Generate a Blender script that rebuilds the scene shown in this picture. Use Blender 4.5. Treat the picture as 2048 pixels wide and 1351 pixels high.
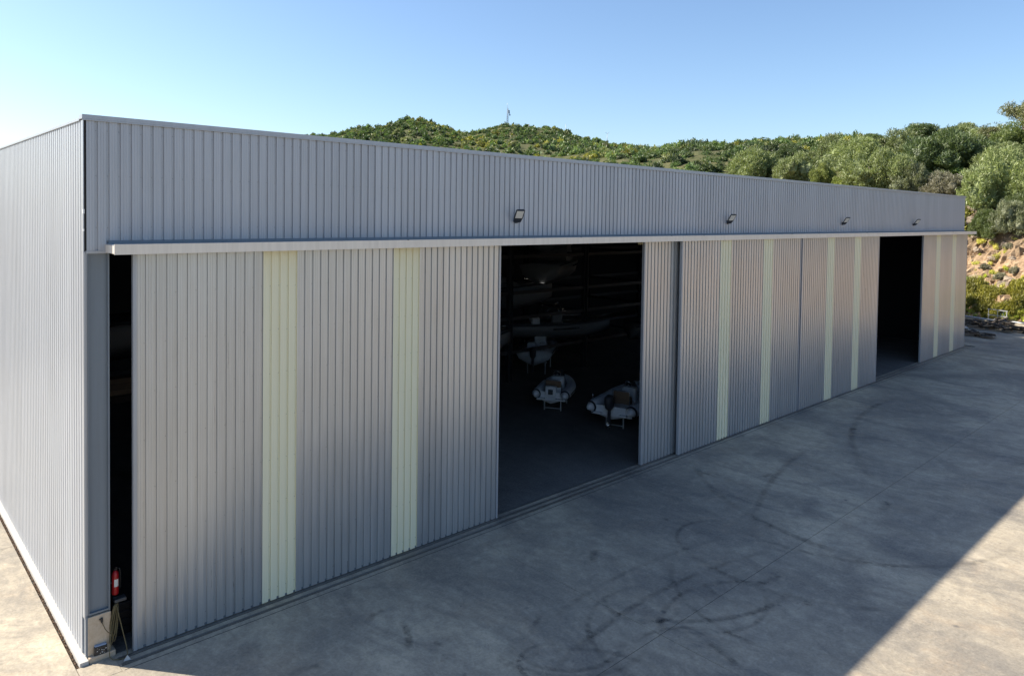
import bpy, math, random
import numpy as np
from mathutils import Vector, Matrix, noise as mnoise

for o in list(bpy.data.objects):
    bpy.data.objects.remove(o)
scene = bpy.context.scene
COL = scene.collection
R = math.radians

# ------------------------------------------------------------------ camera
def cam_matrix(loc, yaw, pitch, roll):
    y, p, r = R(yaw), R(pitch), R(roll)
    fw = Vector((math.sin(y) * math.cos(p), math.cos(y) * math.cos(p), -math.sin(p)))
    rt = Vector((math.cos(y), -math.sin(y), 0)); up = rt.cross(fw)
    rt2 = rt * math.cos(r) + up * math.sin(r); up2 = up * math.cos(r) - rt * math.sin(r)
    m = Matrix((rt2, up2, -fw)).transposed().to_4x4(); m.translation = Vector(loc)
    return m
cd = bpy.data.cameras.new('camera'); cam = bpy.data.objects.new('camera', cd); COL.objects.link(cam)
cam.matrix_world = cam_matrix((-4.056, -18.765, 10.51), 42.88, 1.7175, 0.802)
cd.sensor_width = 36.0; cd.lens = 1444.98 / 2048 * 36.0; cd.shift_y = -201.05 / 2048
cd.clip_start = 0.1; cd.clip_end = 9000
scene.camera = cam

# ------------------------------------------------------------------ light
SUN_EL, SUN_AZ = 39.5, -38.0            # azimuth from +Y towards +X
world = bpy.data.worlds.new('World'); scene.world = world; world.use_nodes = True
wn = world.node_tree.nodes; wl = world.node_tree.links; wn.clear()
sky = wn.new('ShaderNodeTexSky'); sky.sky_type = 'NISHITA'; sky.sun_disc = False
sky.sun_elevation = R(SUN_EL); sky.sun_rotation = R(SUN_AZ)
sky.altitude = 50; sky.air_density = 1.0; sky.dust_density = 0.8; sky.ozone_density = 4.0
bg = wn.new('ShaderNodeBackground'); bg.inputs['Strength'].default_value = 0.10
wo = wn.new('ShaderNodeOutputWorld')
wl.new(sky.outputs[0], bg.inputs[0]); wl.new(bg.outputs[0], wo.inputs[0])
sd = bpy.data.lights.new('sun', 'SUN'); sd.energy = 5.0; sd.angle = R(0.53); sd.color = (1.0, 0.92, 0.79)
sun = bpy.data.objects.new('sun', sd); COL.objects.link(sun)
SV = Vector((math.sin(R(SUN_AZ)) * math.cos(R(SUN_EL)), math.cos(R(SUN_AZ)) * math.cos(R(SUN_EL)), math.sin(R(SUN_EL))))
sun.rotation_euler = SV.to_track_quat('Z', 'Y').to_euler(); sun.location = (-30, 30, 60)
vs = scene.view_settings
vs.view_transform = 'Standard'; vs.look = 'None'; vs.gamma = 1.0; vs.exposure = 1.0; vs.use_curve_mapping = False
scene.render.engine = 'CYCLES'
scene.cycles.use_denoising = True
scene.cycles.max_bounces = 8; scene.cycles.diffuse_bounces = 4; scene.cycles.glossy_bounces = 4
scene.cycles.transparent_max_bounces = 12; scene.cycles.sample_clamp_indirect = 8

# ------------------------------------------------------------------ helpers
random.seed(7); rng = np.random.default_rng(7)

def new_mat(name):
    m = bpy.data.materials.new(name); m.use_nodes = True
    nt = m.node_tree; nt.nodes.clear()
    out = nt.nodes.new('ShaderNodeOutputMaterial')
    return m, nt, out
def N(nt, typ, **kw):
    n = nt.nodes.new(typ)
    for k, v in kw.items():
        if k.startswith('i_'):
            key = k[2:]
            key = int(key) if key.isdigit() else key.replace('_', ' ')
            n.inputs[key].default_value = v
        else:
            setattr(n, k, v)
    return n
def noise(nt, vec, scale, detail=4, rough=.6, dist=0.0):
    n = N(nt, 'ShaderNodeTexNoise', i_Scale=scale, i_Detail=detail, i_Roughness=rough, i_Distortion=dist)
    nt.links.new(vec, n.inputs['Vector']); return n.outputs['Fac']
def ramp(nt, fac, stops, interp='LINEAR'):
    r = N(nt, 'ShaderNodeValToRGB'); cr = r.color_ramp; cr.interpolation = interp
    while len(cr.elements) < len(stops): cr.elements.new(0.5)
    for e, (p, c) in zip(cr.elements, stops):
        e.position = p; e.color = (c, c, c, 1) if not hasattr(c, '__len__') else (*c, 1)
    nt.links.new(fac, r.inputs[0]); return r.outputs[0]
def mix(nt, fac, a, b, mode='MIX'):
    m = N(nt, 'ShaderNodeMix', data_type='RGBA', blend_type=mode)
    for s, v in ((0, fac), (6, a), (7, b)):
        if isinstance(v, bpy.types.NodeSocket): nt.links.new(v, m.inputs[s])
        elif hasattr(v, '__len__'): m.inputs[s].default_value = (*v, 1)
        else: m.inputs[s].default_value = v
    return m.outputs[2]
def mapping(nt, vec, scale=(1, 1, 1), rot=(0, 0, 0), loc=(0, 0, 0)):
    m = N(nt, 'ShaderNodeMapping'); m.inputs['Scale'].default_value = scale; m.inputs['Rotation'].default_value = rot
    m.inputs['Location'].default_value = loc
    nt.links.new(vec, m.inputs['Vector']); return m.outputs[0]
def bump(nt, h, strength=.3, dist=.02):
    b = N(nt, 'ShaderNodeBump', i_Strength=strength, i_Distance=dist); nt.links.new(h, b.inputs['Height']); return b.outputs[0]
def math_(nt, op, a, b=None, c=None):
    m = N(nt, 'ShaderNodeMath', operation=op)
    for i, v in enumerate((a, b, c)):
        if v is None: continue
        if isinstance(v, bpy.types.NodeSocket): nt.links.new(v, m.inputs[i])
        else: m.inputs[i].default_value = v
    return m.outputs[0]
def simple(name, col, rough=.5, metal=0.0, var=.12, scale=3.0, bmp=0.0, rnd=0.0, spec=.5):
    m, nt, out = new_mat(name)
    g = N(nt, 'ShaderNodeNewGeometry'); p = N(nt, 'ShaderNodeBsdfPrincipled', i_Roughness=rough, i_Metallic=metal)
    p.inputs['Specular IOR Level'].default_value = spec
    f = noise(nt, g.outputs['Position'], scale, 5)
    c = mix(nt, f, tuple(x * (1 - var) for x in col), tuple(min(1, x * (1 + var)) for x in col))
    if rnd:
        oi = N(nt, 'ShaderNodeObjectInfo')
        k = math_(nt, 'MULTIPLY_ADD', oi.outputs['Random'], 2 * rnd, 1 - rnd)
        cc = N(nt, 'ShaderNodeCombineColor'); [nt.links.new(k, cc.inputs[i]) for i in range(3)]
        c = mix(nt, 1.0, c, cc.outputs[0], 'MULTIPLY')
    nt.links.new(c, p.inputs['Base Color'])
    r = math_(nt, 'MULTIPLY_ADD', f, .25, rough - .12); nt.links.new(r, p.inputs['Roughness'])
    if bmp:
        nt.links.new(bump(nt, noise(nt, g.outputs['Position'], scale * 6, 6), bmp, .02), p.inputs['Normal'])
    nt.links.new(p.outputs[0], out.inputs[0]); return m

class MB:
    """collects boxes, tubes and lofts into one mesh"""
    def __init__(s): s.v = []; s.f = []; s.sm = []
    def add(s, v, f, smooth=False):
        b = len(s.v); s.v += [tuple(x) for x in v]
        s.f += [tuple(i + b for i in q) for q in f]; s.sm += [smooth] * len(f); return s
    def box(s, x0, x1, y0, y1, z0, z1, M=None, ch=0.0):
        if ch:
            return s.cbox(x0, x1, y0, y1, z0, z1, ch, M)
        v = [Vector(p) for p in ((x0,y0,z0),(x1,y0,z0),(x1,y1,z0),(x0,y1,z0),(x0,y0,z1),(x1,y0,z1),(x1,y1,z1),(x0,y1,z1))]
        if M is not None: v = [M @ p for p in v]
        return s.add(v, ((0,3,2,1),(4,5,6,7),(0,1,5,4),(1,2,6,5),(2,3,7,6),(3,0,4,7)))
    def cbox(s, x0, x1, y0, y1, z0, z1, c, M=None):
        """box with chamfered vertical and top edges"""
        def ring(i, z): return [(x0+i+c,y0+i,z),(x1-i-c,y0+i,z),(x1-i,y0+i+c,z),(x1-i,y1-i-c,z),(x1-i-c,y1-i,z),(x0+i+c,y1-i,z),(x0+i,y1-i-c,z),(x0+i,y0+i+c,z)]
        v = ring(c*.6, z0) + ring(0, z0+c) + ring(0, z1-c) + ring(c*.6, z1)
        v = [Vector(p) for p in v]
        if M is not None: v = [M @ p for p in v]
        f = [tuple(range(7,-1,-1)), tuple(range(24,32))]
        for k in range(3):
            for i in range(8): f.append((k*8+i, k*8+(i+1)%8, k*8+8+(i+1)%8, k*8+8+i))
        return s.add(v, f)
    def tube(s, pts, rad, n=8, closed=False, caps=True):
        P = [Vector(p) for p in pts]; rs = rad if hasattr(rad, '__len__') else [rad]*len(P)
        v = []; f = []; prev = None
        for i, p in enumerate(P):
            if closed: d = P[(i+1)%len(P)] - P[i-1]
            else: d = P[min(i+1,len(P)-1)] - P[max(i-1,0)]
            d.normalize()
            if prev is None:
                u = d.cross(Vector((0,0,1)))
                if u.length < .1: u = d.cross(Vector((1,0,0)))
            else: u = prev - d*prev.dot(d)
            u.normalize(); prev = u; w = d.cross(u)
            v += [p + (u*math.cos(2*math.pi*k/n) + w*math.sin(2*math.pi*k/n))*rs[i] for k in range(n)]
        m = len(P)
        for i in range(m if closed else m-1):
            j = (i+1) % m
            for k in range(n): f.append((i*n+k, i*n+(k+1)%n, j*n+(k+1)%n, j*n+k))
        if caps and not closed: f += [tuple(range(n-1,-1,-1)), tuple(range((m-1)*n, m*n))]
        return s.add(v, f, True)
    def lathe(s, prof, n=20, M=None):
        v = []; f = []
        for (r, z) in prof: v += [Vector((r*math.cos(2*math.pi*k/n), r*math.sin(2*math.pi*k/n), z)) for k in range(n)]
        if M is not None: v = [M @ p for p in v]
        for i in range(len(prof)-1):
            for k in range(n): f.append((i*n+k, i*n+(k+1)%n, (i+1)*n+(k+1)%n, (i+1)*n+k))
        f += [tuple(range(n-1,-1,-1)), tuple(range((len(prof)-1)*n, len(prof)*n))]
        return s.add(v, f, True)
    def loft(s, rings, cap=True, smooth=True):
        n = len(rings[0]); v = [p for r in rings for p in r]; f = []
        for i in range(len(rings)-1):
            for k in range(n): f.append((i*n+k, i*n+(k+1)%n, (i+1)*n+(k+1)%n, (i+1)*n+k))
        if cap: f += [tuple(range(n-1,-1,-1)), tuple(range((len(rings)-1)*n, len(rings)*n))]
        return s.add(v, f, smooth)
    def mesh(s, name):
        me = bpy.data.meshes.new(name); me.from_pydata(s.v, [], s.f)
        me.polygons.foreach_set('use_smooth', s.sm); me.update(); return me
    def build(s, name, mat, parent=None, loc=None, rz=0, bevel=0):
        return put(name, s.mesh(name), mat, parent, loc, rz, bevel)

def put(name, me, mat=None, parent=None, loc=None, rz=0, bevel=0):
    o = bpy.data.objects.new(name, me); COL.objects.link(o)
    if mat is not None and len(me.materials) == 0: me.materials.append(mat)
    o.parent = parent
    if loc is not None: o.location = loc
    if rz: o.rotation_euler = (0, 0, rz)
    if bevel:
        b = o.modifiers.new('bevel', 'BEVEL'); b.width = bevel; b.segments = 2; b.limit_method = 'ANGLE'; b.angle_limit = R(40)
    return o
def tag(o, label=None, cat=None, group=None, kind=None):
    if label: o['label'] = label
    if cat: o['category'] = cat
    if group: o['group'] = group
    if kind: o['kind'] = kind
    return o
def thing(name, label, cat, loc=(0,0,0), rz=0, group=None):
    o = bpy.data.objects.new(name, None); COL.objects.link(o); o.location = loc; o.rotation_euler = (0,0,rz)
    o.empty_display_size = .3
    return tag(o, label, cat, group)
def copy_tree(o, parent=None):
    c = o.copy(); COL.objects.link(c); c.parent = parent
    for ch in list(o.children): copy_tree(ch, c)
    return c

# ------------------------------------------------------------------ materials
def metal_paint(name, col, rough=.36, metal=.45, rnd=.03, warm=None):
    m, nt, out = new_mat(name)
    g = N(nt, 'ShaderNodeNewGeometry'); oi = N(nt, 'ShaderNodeObjectInfo')
    p = N(nt, 'ShaderNodeBsdfPrincipled', i_Metallic=metal)
    st = noise(nt, mapping(nt, g.outputs['Position'], (6, 6, .25)), 1.5, 5, .65)
    cl = noise(nt, g.outputs['Position'], .5, 4, .6)
    c = mix(nt, ramp(nt, st, [(.3, 0), (.75, 1)]), tuple(x*.89 for x in col), tuple(min(1, x*1.06) for x in col))
    c = mix(nt, math_(nt, 'MULTIPLY', ramp(nt, cl, [(.45, 0), (.8, 1)]), .18), c, tuple(x*.8 for x in (col[0]*1.03, col[1], col[2]*.94)))
    k = math_(nt, 'MULTIPLY_ADD', oi.outputs['Random'], 2*rnd, 1-rnd)
    cc = N(nt, 'ShaderNodeCombineColor'); [nt.links.new(k, cc.inputs[i]) for i in range(3)]
    c = mix(nt, 1.0, c, cc.outputs[0], 'MULTIPLY')
    nt.links.new(c, p.inputs['Base Color'])
    nt.links.new(math_(nt, 'MULTIPLY_ADD', st, .14, rough-.07), p.inputs['Roughness'])
    nt.links.new(bump(nt, noise(nt, mapping(nt, g.outputs['Position'], (1, 1, .3)), 1.3, 3), .10, .03), p.inputs['Normal'])
    nt.links.new(p.outputs[0], out.inputs[0]); return m

def concrete(name, a, b, dark, rust, stain=1.0, bright=(.62,.58,.5)):
    m, nt, out = new_mat(name)
    g = N(nt, 'ShaderNodeNewGeometry'); P = g.outputs['Position']
    p = N(nt, 'ShaderNodeBsdfPrincipled', i_Roughness=.75)
    p.inputs['Specular IOR Level'].default_value = .35
    big = noise(nt, P, .16, 6, .62, .6); med = noise(nt, mapping(nt, P, (1, .55, 1), (0, 0, .5)), .9, 7, .68, .8)
    fine = noise(nt, P, 14, 6, .7)
    c = mix(nt, ramp(nt, med, [(.3, 0), (.72, 1)]), a, b)
    c = mix(nt, math_(nt, 'MULTIPLY', ramp(nt, big, [(.40, 0), (.62, 1)]), .70*stain), c, dark)
    sw = noise(nt, mapping(nt, P, (1, .5, 1), (0, 0, .9)), .45, 8, .70, 1.2)
    c = mix(nt, math_(nt, 'MULTIPLY', ramp(nt, sw, [(.48, 0), (.68, 1)]), .72*stain), c, dark)
    sw2 = noise(nt, mapping(nt, P, (.35, 1, 1), (0, 0, -.35), (7, 3, 0)), .8, 8, .72, 1.2)
    c = mix(nt, math_(nt, 'MULTIPLY', ramp(nt, sw2, [(.55, 0), (.75, 1)]), .3), c, bright)
    rs = noise(nt, mapping(nt, P, (1, 1, 1), loc=(31, 12, 0)), .45, 6, .7, .5)
    c = mix(nt, math_(nt, 'MULTIPLY', ramp(nt, rs, [(.56, 0), (.75, 1)]), .45), c, rust)
    vo = N(nt, 'ShaderNodeTexVoronoi', i_Scale=.75, i_Randomness=1.0); nt.links.new(P, vo.inputs['Vector'])
    sp = ramp(nt, math_(nt, 'MULTIPLY_ADD', fine, .05, vo.outputs['Distance']), [(.06, 1), (.095, 0)])
    keep = N(nt, 'ShaderNodeSeparateColor'); nt.links.new(vo.outputs['Color'], keep.inputs[0])
    sp = math_(nt, 'MULTIPLY', sp, math_(nt, 'GREATER_THAN', keep.outputs[0], .62))
    c = mix(nt, math_(nt, 'MULTIPLY', sp, .75), c, (.06, .055, .05))
    gr = noise(nt, mapping(nt, P, (1, .7, 1), (0, 0, .3)), 3.6, 8, .78, .4)
    c = mix(nt, math_(nt, 'MULTIPLY', ramp(nt, gr, [(.44, 0), (.64, 1)]), .38*stain), c, dark)
    c = mix(nt, math_(nt, 'MULTIPLY', ramp(nt, gr, [(.30, 1), (.46, 0)]), .25*stain), c, bright)
    vo2 = N(nt, 'ShaderNodeTexVoronoi', i_Scale=2.3, i_Randomness=1.0); nt.links.new(P, vo2.inputs['Vector'])
    k2 = N(nt, 'ShaderNodeSeparateColor'); nt.links.new(vo2.outputs['Color'], k2.inputs[0])
    sp2 = math_(nt, 'MULTIPLY', ramp(nt, math_(nt, 'MULTIPLY_ADD', fine, .08, vo2.outputs['Distance']), [(.07, 1), (.12, 0)]), math_(nt, 'GREATER_THAN', k2.outputs[1], .72))
    c = mix(nt, math_(nt, 'MULTIPLY', sp2, .6), c, (.08, .072, .065))
    wr = N(nt, 'ShaderNodeTexNoise', i_Scale=.35, i_Detail=5, i_Distortion=2.2); nt.links.new(P, wr.inputs['Vector'])
    crk = ramp(nt, math_(nt, 'ABSOLUTE', math_(nt, 'SUBTRACT', wr.outputs['Fac'], .5)), [(.0, 1), (.0035, 0)])
    c = mix(nt, math_(nt, 'MULTIPLY', crk, .35*stain), c, dark)
    c = mix(nt, .16, c, mix(nt, ramp(nt, fine, [(.3, 0), (.7, 1)]), (.12, .11, .1), (.75, .72, .66)))
    nt.links.new(c, p.inputs['Base Color'])
    nt.links.new(ramp(nt, med, [(.3, .85), (.7, .62)]), p.inputs['Roughness'])
    nt.links.new(bump(nt, fine, .12, .01), p.inputs['Normal'])
    nt.links.new(p.outputs[0], out.inputs[0]); return m

def leaf_mat(name, cols, transl=.3, use_tint=False):
    m, nt, out = new_mat(name)
    g = N(nt, 'ShaderNodeNewGeometry'); oi = N(nt, 'ShaderNodeObjectInfo')
    c = ramp(nt, noise(nt, g.outputs['Position'], 1.1, 5, .7), [(.3, cols[0]), (.5, cols[1]), (.72, cols[2])])
    if use_tint:
        at = N(nt, 'ShaderNodeAttribute', attribute_name='tint')
        c = mix(nt, 1.0, c, at.outputs['Color'], 'MULTIPLY')
    else:
        k = math_(nt, 'MULTIPLY_ADD', oi.outputs['Random'], .5, .75)
        cc = N(nt, 'ShaderNodeCombineColor'); [nt.links.new(k, cc.inputs[i]) for i in range(3)]
        c = mix(nt, 1.0, c, cc.outputs[0], 'MULTIPLY')
    d = N(nt, 'ShaderNodeBsdfDiffuse'); t = N(nt, 'ShaderNodeBsdfTranslucent'); mx = N(nt, 'ShaderNodeMixShader', i_0=transl)
    gl = N(nt, 'ShaderNodeBsdfGlossy', i_Roughness=.5); mx2 = N(nt, 'ShaderNodeMixShader', i_0=.05)
    nt.links.new(c, d.inputs[0]); nt.links.new(mix(nt, 1.0, c, (1.2, 1.25, .7), 'MULTIPLY'), t.inputs[0])
    nt.links.new(d.outputs[0], mx.inputs[1]); nt.links.new(t.outputs[0], mx.inputs[2])
    nt.links.new(mx.outputs[0], mx2.inputs[1]); nt.links.new(gl.outputs[0], mx2.inputs[2])
    nt.links.new(mx2.outputs[0], out.inputs[0]); return m

M = {}
M['clad'] = metal_paint('silver_cladding', (.415, .435, .465), rough=.42, metal=.14, rnd=.045)
M['door'] = metal_paint('silver_door_sheet', (.49, .505, .515), rough=.30, metal=.6, rnd=.045)
M['trim'] = metal_paint('grey_trim', (.37, .39, .42), rough=.4, metal=.3)
M['beam'] = metal_paint('cream_grey_fascia', (.72, .66, .58), rough=.45, metal=.1)
M['steel'] = metal_paint('blue_grey_steel', (.17, .20, .23), rough=.5, metal=.1)
M['concrete'] = concrete('yard_concrete', (.40, .33, .228), (.56, .475, .338), (.105, .095, .084), (.42, .30, .18), bright=(.66, .565, .42))
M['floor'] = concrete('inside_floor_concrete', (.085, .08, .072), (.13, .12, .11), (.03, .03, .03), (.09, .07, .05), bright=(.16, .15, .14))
M['kerb'] = concrete('kerb_concrete', (.45, .43, .4), (.6, .57, .52), (.3, .29, .27), (.45, .36, .27), .4)
M['plinth'] = concrete('plinth_render', (.50, .375, .245), (.60, .46, .31), (.36, .30, .23), (.5, .36, .24), .5)
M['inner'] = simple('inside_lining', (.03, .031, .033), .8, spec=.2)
M['dark'] = simple('dark_void', (.02, .02, .02), .8)
M['rail'] = simple('worn_rail_steel', (.22, .21, .20), .4, .7, .3, 4)
M['groove'] = simple('groove_dirt', (.05, .047, .042), .9, 0, .3, 6)
M['screw'] = simple('screw_head', (.17, .17, .175), .5, .5)
M['lamp'] = simple('charcoal_aluminium', (.035, .04, .048), .45, .3)
M['led'] = simple('led_window', (.62, .62, .58), .25, 0, .05)
M['red'] = simple('red_enamel', (.40, .014, .018), .3, 0, .1)
M['black'] = simple('black_plastic', (.015, .015, .017), .45)
M['label'] = simple('white_label', (.75, .75, .72), .6)
M['rope'] = simple('dirty_rope', (.13, .105, .05), .85, 0, .4, 30, .4)
M['white'] = simple('white_gelcoat', (.68, .70, .72), .25, 0, .05)
M['grey_rub'] = simple('pale_grey_tube_fabric', (.66, .69, .73), .5, 0, .08)
M['dark_rub'] = simple('dark_rubber', (.03, .033, .04), .6)
M['brown'] = simple('brown_cushion', (.20, .13, .08), .7)
M['stain'] = simple('stainless', (.6, .6, .6), .22, .9)
M['glass'] = simple('smoked_glass', (.02, .025, .03), .08)
M['galv'] = simple('galvanised_steel', (.42, .43, .44), .5, .5, .2)
M['wood'] = simple('weathered_timber', (.17, .125, .085), .85, 0, .35, 5, .3, rnd=.4)
M['wood2'] = simple('dark_old_timber', (.07, .055, .042), .9, 0, .35, 5, .3, rnd=.4)
M['rock'] = simple('pale_granite', (.28, .22, .16), .85, 0, .3, 2.5, .5, rnd=.15)
M['debris'] = simple('brown_grit', (.16, .10, .06), .95, 0, .5, 12, .5, rnd=.3)
M['rack'] = simple('dark_rack_steel', (.035, .04, .047), .6, .2)
M['dimmed_white'] = simple('shade_dimmed_gelcoat', (.17, .18, .195), .5, 0, .1)  # white gelcoat with the dim interior's shade put into its colour
M['bark'] = simple('grey_bark', (.20, .17, .14), .9, 0, .3, 4, .4)
M['dead'] = simple('bleached_dead_wood', (.36, .32, .29), .9, 0, .3, 4, .3)
M['blue'] = simple('blue_plastic', (.03, .08, .22), .4)
M['olive'] = leaf_mat('olive_leaf', [(0.099, 0.122, 0.043), (0.207, 0.246, 0.095), (0.326, 0.365, 0.158)])
M['green'] = leaf_mat('bright_leaf', [(.055, .078, .022), (.115, .15, .042), (.19, .225, .07)])
M['darkleaf'] = leaf_mat('dark_leaf', [(0.047, 0.072, 0.025), (0.095, 0.134, 0.049), (0.157, 0.200, 0.079)])
M['yellow'] = leaf_mat('yellow_herb', [(0.125, 0.119, 0.022), (0.250, 0.237, 0.037), (0.350, 0.312, 0.062)])
M['greyleaf'] = leaf_mat('dry_grey_twig', [(0.152, 0.144, 0.101), (0.254, 0.237, 0.161), (0.355, 0.321, 0.229)])
M['scrub'] = leaf_mat('scrub_leaf', [(0.098, 0.126, 0.044), (0.178, 0.222, 0.078), (0.283, 0.326, 0.120)], use_tint=True)
M['gum'] = leaf_mat('gum_leaf', [(0.077, 0.085, 0.034), (0.155, 0.162, 0.070), (0.263, 0.247, 0.132)])

def grp_mat():
    m, nt, out = new_mat('yellow_translucent_sheet')
    g = N(nt, 'ShaderNodeNewGeometry')
    p = N(nt, 'ShaderNodeBsdfPrincipled', i_Roughness=.3)
    f = noise(nt, mapping(nt, g.outputs['Position'], (3, 3, .3)), 1.2, 5)
    c = mix(nt, f, (.76, .73, .52), (.84, .80, .60))
    nt.links.new(c, p.inputs['Base Color']); p.inputs['Specular IOR Level'].default_value = .3
    t = N(nt, 'ShaderNodeBsdfTranslucent'); t.inputs[0].default_value = (.6, .6, .4, 1)
    mx = N(nt, 'ShaderNodeMixShader', i_0=.06); nt.links.new(p.outputs[0], mx.inputs[1]); nt.links.new(t.outputs[0], mx.inputs[2])
    nt.links.new(mx.outputs[0], out.inputs[0]); return m
M['grp'] = grp_mat()

def terrain_mat():
    m, nt, out = new_mat('hill_soil_and_rock')
    g = N(nt, 'ShaderNodeNewGeometry'); P = g.outputs['Position']
    p = N(nt, 'ShaderNodeBsdfPrincipled', i_Roughness=.95); p.inputs['Specular IOR Level'].default_value = .15
    n1 = noise(nt, P, .35, 7, .65, .4); n2 = noise(nt, mapping(nt, P, (1, 1, 2.5)), 1.6, 8, .72, .6); n3 = noise(nt, P, .06, 4)
    rock = ramp(nt, n2, [(.28, (.14, .09, .055)), (.45, (.30, .20, .12)), (.6, (.39, .28, .175)), (.78, (.47, .385, .28))])
    soil = ramp(nt, n1, [(.3, (.11, .08, .05)), (.55, (.19, .14, .09)), (.75, (.26, .20, .13))])
    sep = N(nt, 'ShaderNodeSeparateXYZ'); nt.links.new(P, sep.inputs[0])
    low = math_(nt, 'MULTIPLY_ADD', n1, 3.0, math_(nt, 'MULTIPLY', sep.outputs[2], -1.0))
    fz = ramp(nt, math_(nt, 'MULTIPLY_ADD', low, .1, .85), [(.1, 0), (.4, 1)])
    c = mix(nt, fz, soil, rock)
    green = ramp(nt, n1, [(.4, (.06, .072, .026)), (.7, (.12, .118, .05))])
    hi = ramp(nt, math_(nt, 'MULTIPLY', sep.outputs[2], .05), [(.55, 0), (.8, 1)])
    c = mix(nt, math_(nt, 'MULTIPLY', hi, ramp(nt, n1, [(.42, 1), (.66, .7)])), c, green)
    nt.links.new(c, p.inputs['Base Color'])
    nt.links.new(bump(nt, n2, .7, .15), p.inputs['Normal'])
    nt.links.new(p.outputs[0], out.inputs[0]); return m
M['terrain'] = terrain_mat()
M['earth'] = simple('dry_earth', (.26, .20, .13), .95, 0, .3, .3)

# ------------------------------------------------------------------ ground and yard
g = MB(); g.box(-3000, 3000, -3000, 3000, -1.2, -0.16); tag(g.build('ground', M['earth']), kind='structure')
yard = tag(MB().box(-70, 112, -75, -0.0, -0.15, -0.03).box(-70, -0.22, 0.003, 60, -0.15, -0.03).box(66.2, 112, 0.003, 12, -0.15, -0.03).build('yard', M['groove']), kind='structure')
XJ = [-70, -45, -24, -12.2, 11.0, 34.2, 57.6, 84, 112]; YJ = [-75, -60, -45, -30.5, -23, -15.6, -8.27, -0.93]
slab_cache = {}
def slab(x0, x1, y0, y1):
    gp = .007
    MB().box(x0+gp, x1-gp, y0+gp, y1-gp, -0.03+.001, 0.0).build('slab', M['concrete'], yard)
for i in range(len(XJ)-1):
    for j in range(len(YJ)-1):
        slab(XJ[i], XJ[i+1], YJ[j], YJ[j+1])
slab(-.22, .55, -.93, -.17)
for y0, y1 in ((-0.93, 8.0), (8.0, 20), (20, 40), (40, 60)):
    slab(-12.2, -0.22, y0, y1); slab(-40, -12.2, y0, y1)
slab(66.4, 112, -0.93, 12)
# tyre marks on the slabs: thin rubber films broken up by noise
def rubber():
    m, nt, out = new_mat('tyre_rubber_film')
    g = N(nt, 'ShaderNodeNewGeometry'); uv = N(nt, 'ShaderNodeAttribute', attribute_name='fade')
    d = N(nt, 'ShaderNodeBsdfDiffuse'); d.inputs[0].default_value = (.05, .05, .052, 1)
    t = N(nt, 'ShaderNodeBsdfTransparent'); mx = N(nt, 'ShaderNodeMixShader')
    a = ramp(nt, noise(nt, g.outputs['Position'], 7, 6, .75), [(.36, 0), (.78, 1)])
    b = ramp(nt, noise(nt, g.outputs['Position'], .9, 4), [(.32, 0), (.62, 1)])
    f = math_(nt, 'MULTIPLY', math_(nt, 'MULTIPLY', a, b), uv.outputs['Fac'])
    f = math_(nt, 'MULTIPLY', f, 1.15)
    nt.links.new(f, mx.inputs[0]); nt.links.new(t.outputs[0], mx.inputs[1]); nt.links.new(d.outputs[0], mx.inputs[2])
    nt.links.new(mx.outputs[0], out.inputs[0]); return m
M['rubber'] = rubber()
def tyre_mark(cx, cy, rad, a0, a1, w, k, strength=.6):
    n = 40; v = []; f = []; fade = []
    for i in range(n+1):
        t = i/n; a = R(a0 + (a1-a0)*t); e = min(1, t/.25, (1-t)/.25)
        for j in range(4):
            rr = rad + w*(j/3-.5); v.append((cx+rr*math.cos(a), cy+rr*math.sin(a), .0022+.0003*k)); fade.append(strength*e*(0 if j in (0, 3) else 1))
    for i in range(n):
        for j in range(3): f.append((i*4+j, i*4+j+1, i*4+j+5, i*4+j+4))
    me = bpy.data.meshes.new('tyre_mark'); me.from_pydata(v, [], f)
    at = me.attributes.new('fade', 'FLOAT', 'POINT'); at.data.foreach_set('value', fade)
    put('tyre_mark', me, M['rubber'], yard)
k = 0
for (cx, cy, rad, a0, a1, w) in ((9.2,-6.6,1.5,150,330,.22),(9.6,-6.2,2.3,170,300,.24),(11.5,-8.6,2.4,60,200,.22),(13.4,-7.4,2.2,190,330,.2),
        (13,-10.5,3.0,20,150,.24),(10.4,-10.0,2.0,-20,110,.2),(16,-9.5,3.6,100,215,.2),(15,-5,4.5,200,280,.25),(20,-8,5,150,250,.3),(24,-7,6,170,270,.3),
        (7.2,-9.2,2.6,-10,100,.2),(6.8,-5.0,3.2,220,300,.22),(28,-9,9,120,200,.4),(12,-25,18,70,105,.26),(12.2,-25,19.3,72,108,.26),(30,-30,26,85,118,.35),(40,-25,22,80,130,.4),
        (8.1,-7.3,.8,0,280,.18),(11.9,-7.0,1.0,90,320,.2),(4.4,-7.0,.9,80,170,.3),(6.3,-3.4,.7,60,140,.24),(3.5,-4.6,1.0,50,110,.3),(5.6,-6.3,.8,200,260,.3),(17,-6.6,1.6,30,170,.2)):
    tyre_mark(cx, cy, rad, a0, a1, w, k, random.uniform(.4, .75)); k += 1
for i in range(26):
    tyre_mark(random.uniform(2, 40), random.uniform(-11, -2), random.uniform(.6, 3), *(lambda a: (a, a+random.uniform(15, 40)))(random.uniform(0, 360)), random.uniform(.18, .4), k, random.uniform(.5, .9)); k += 1
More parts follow.
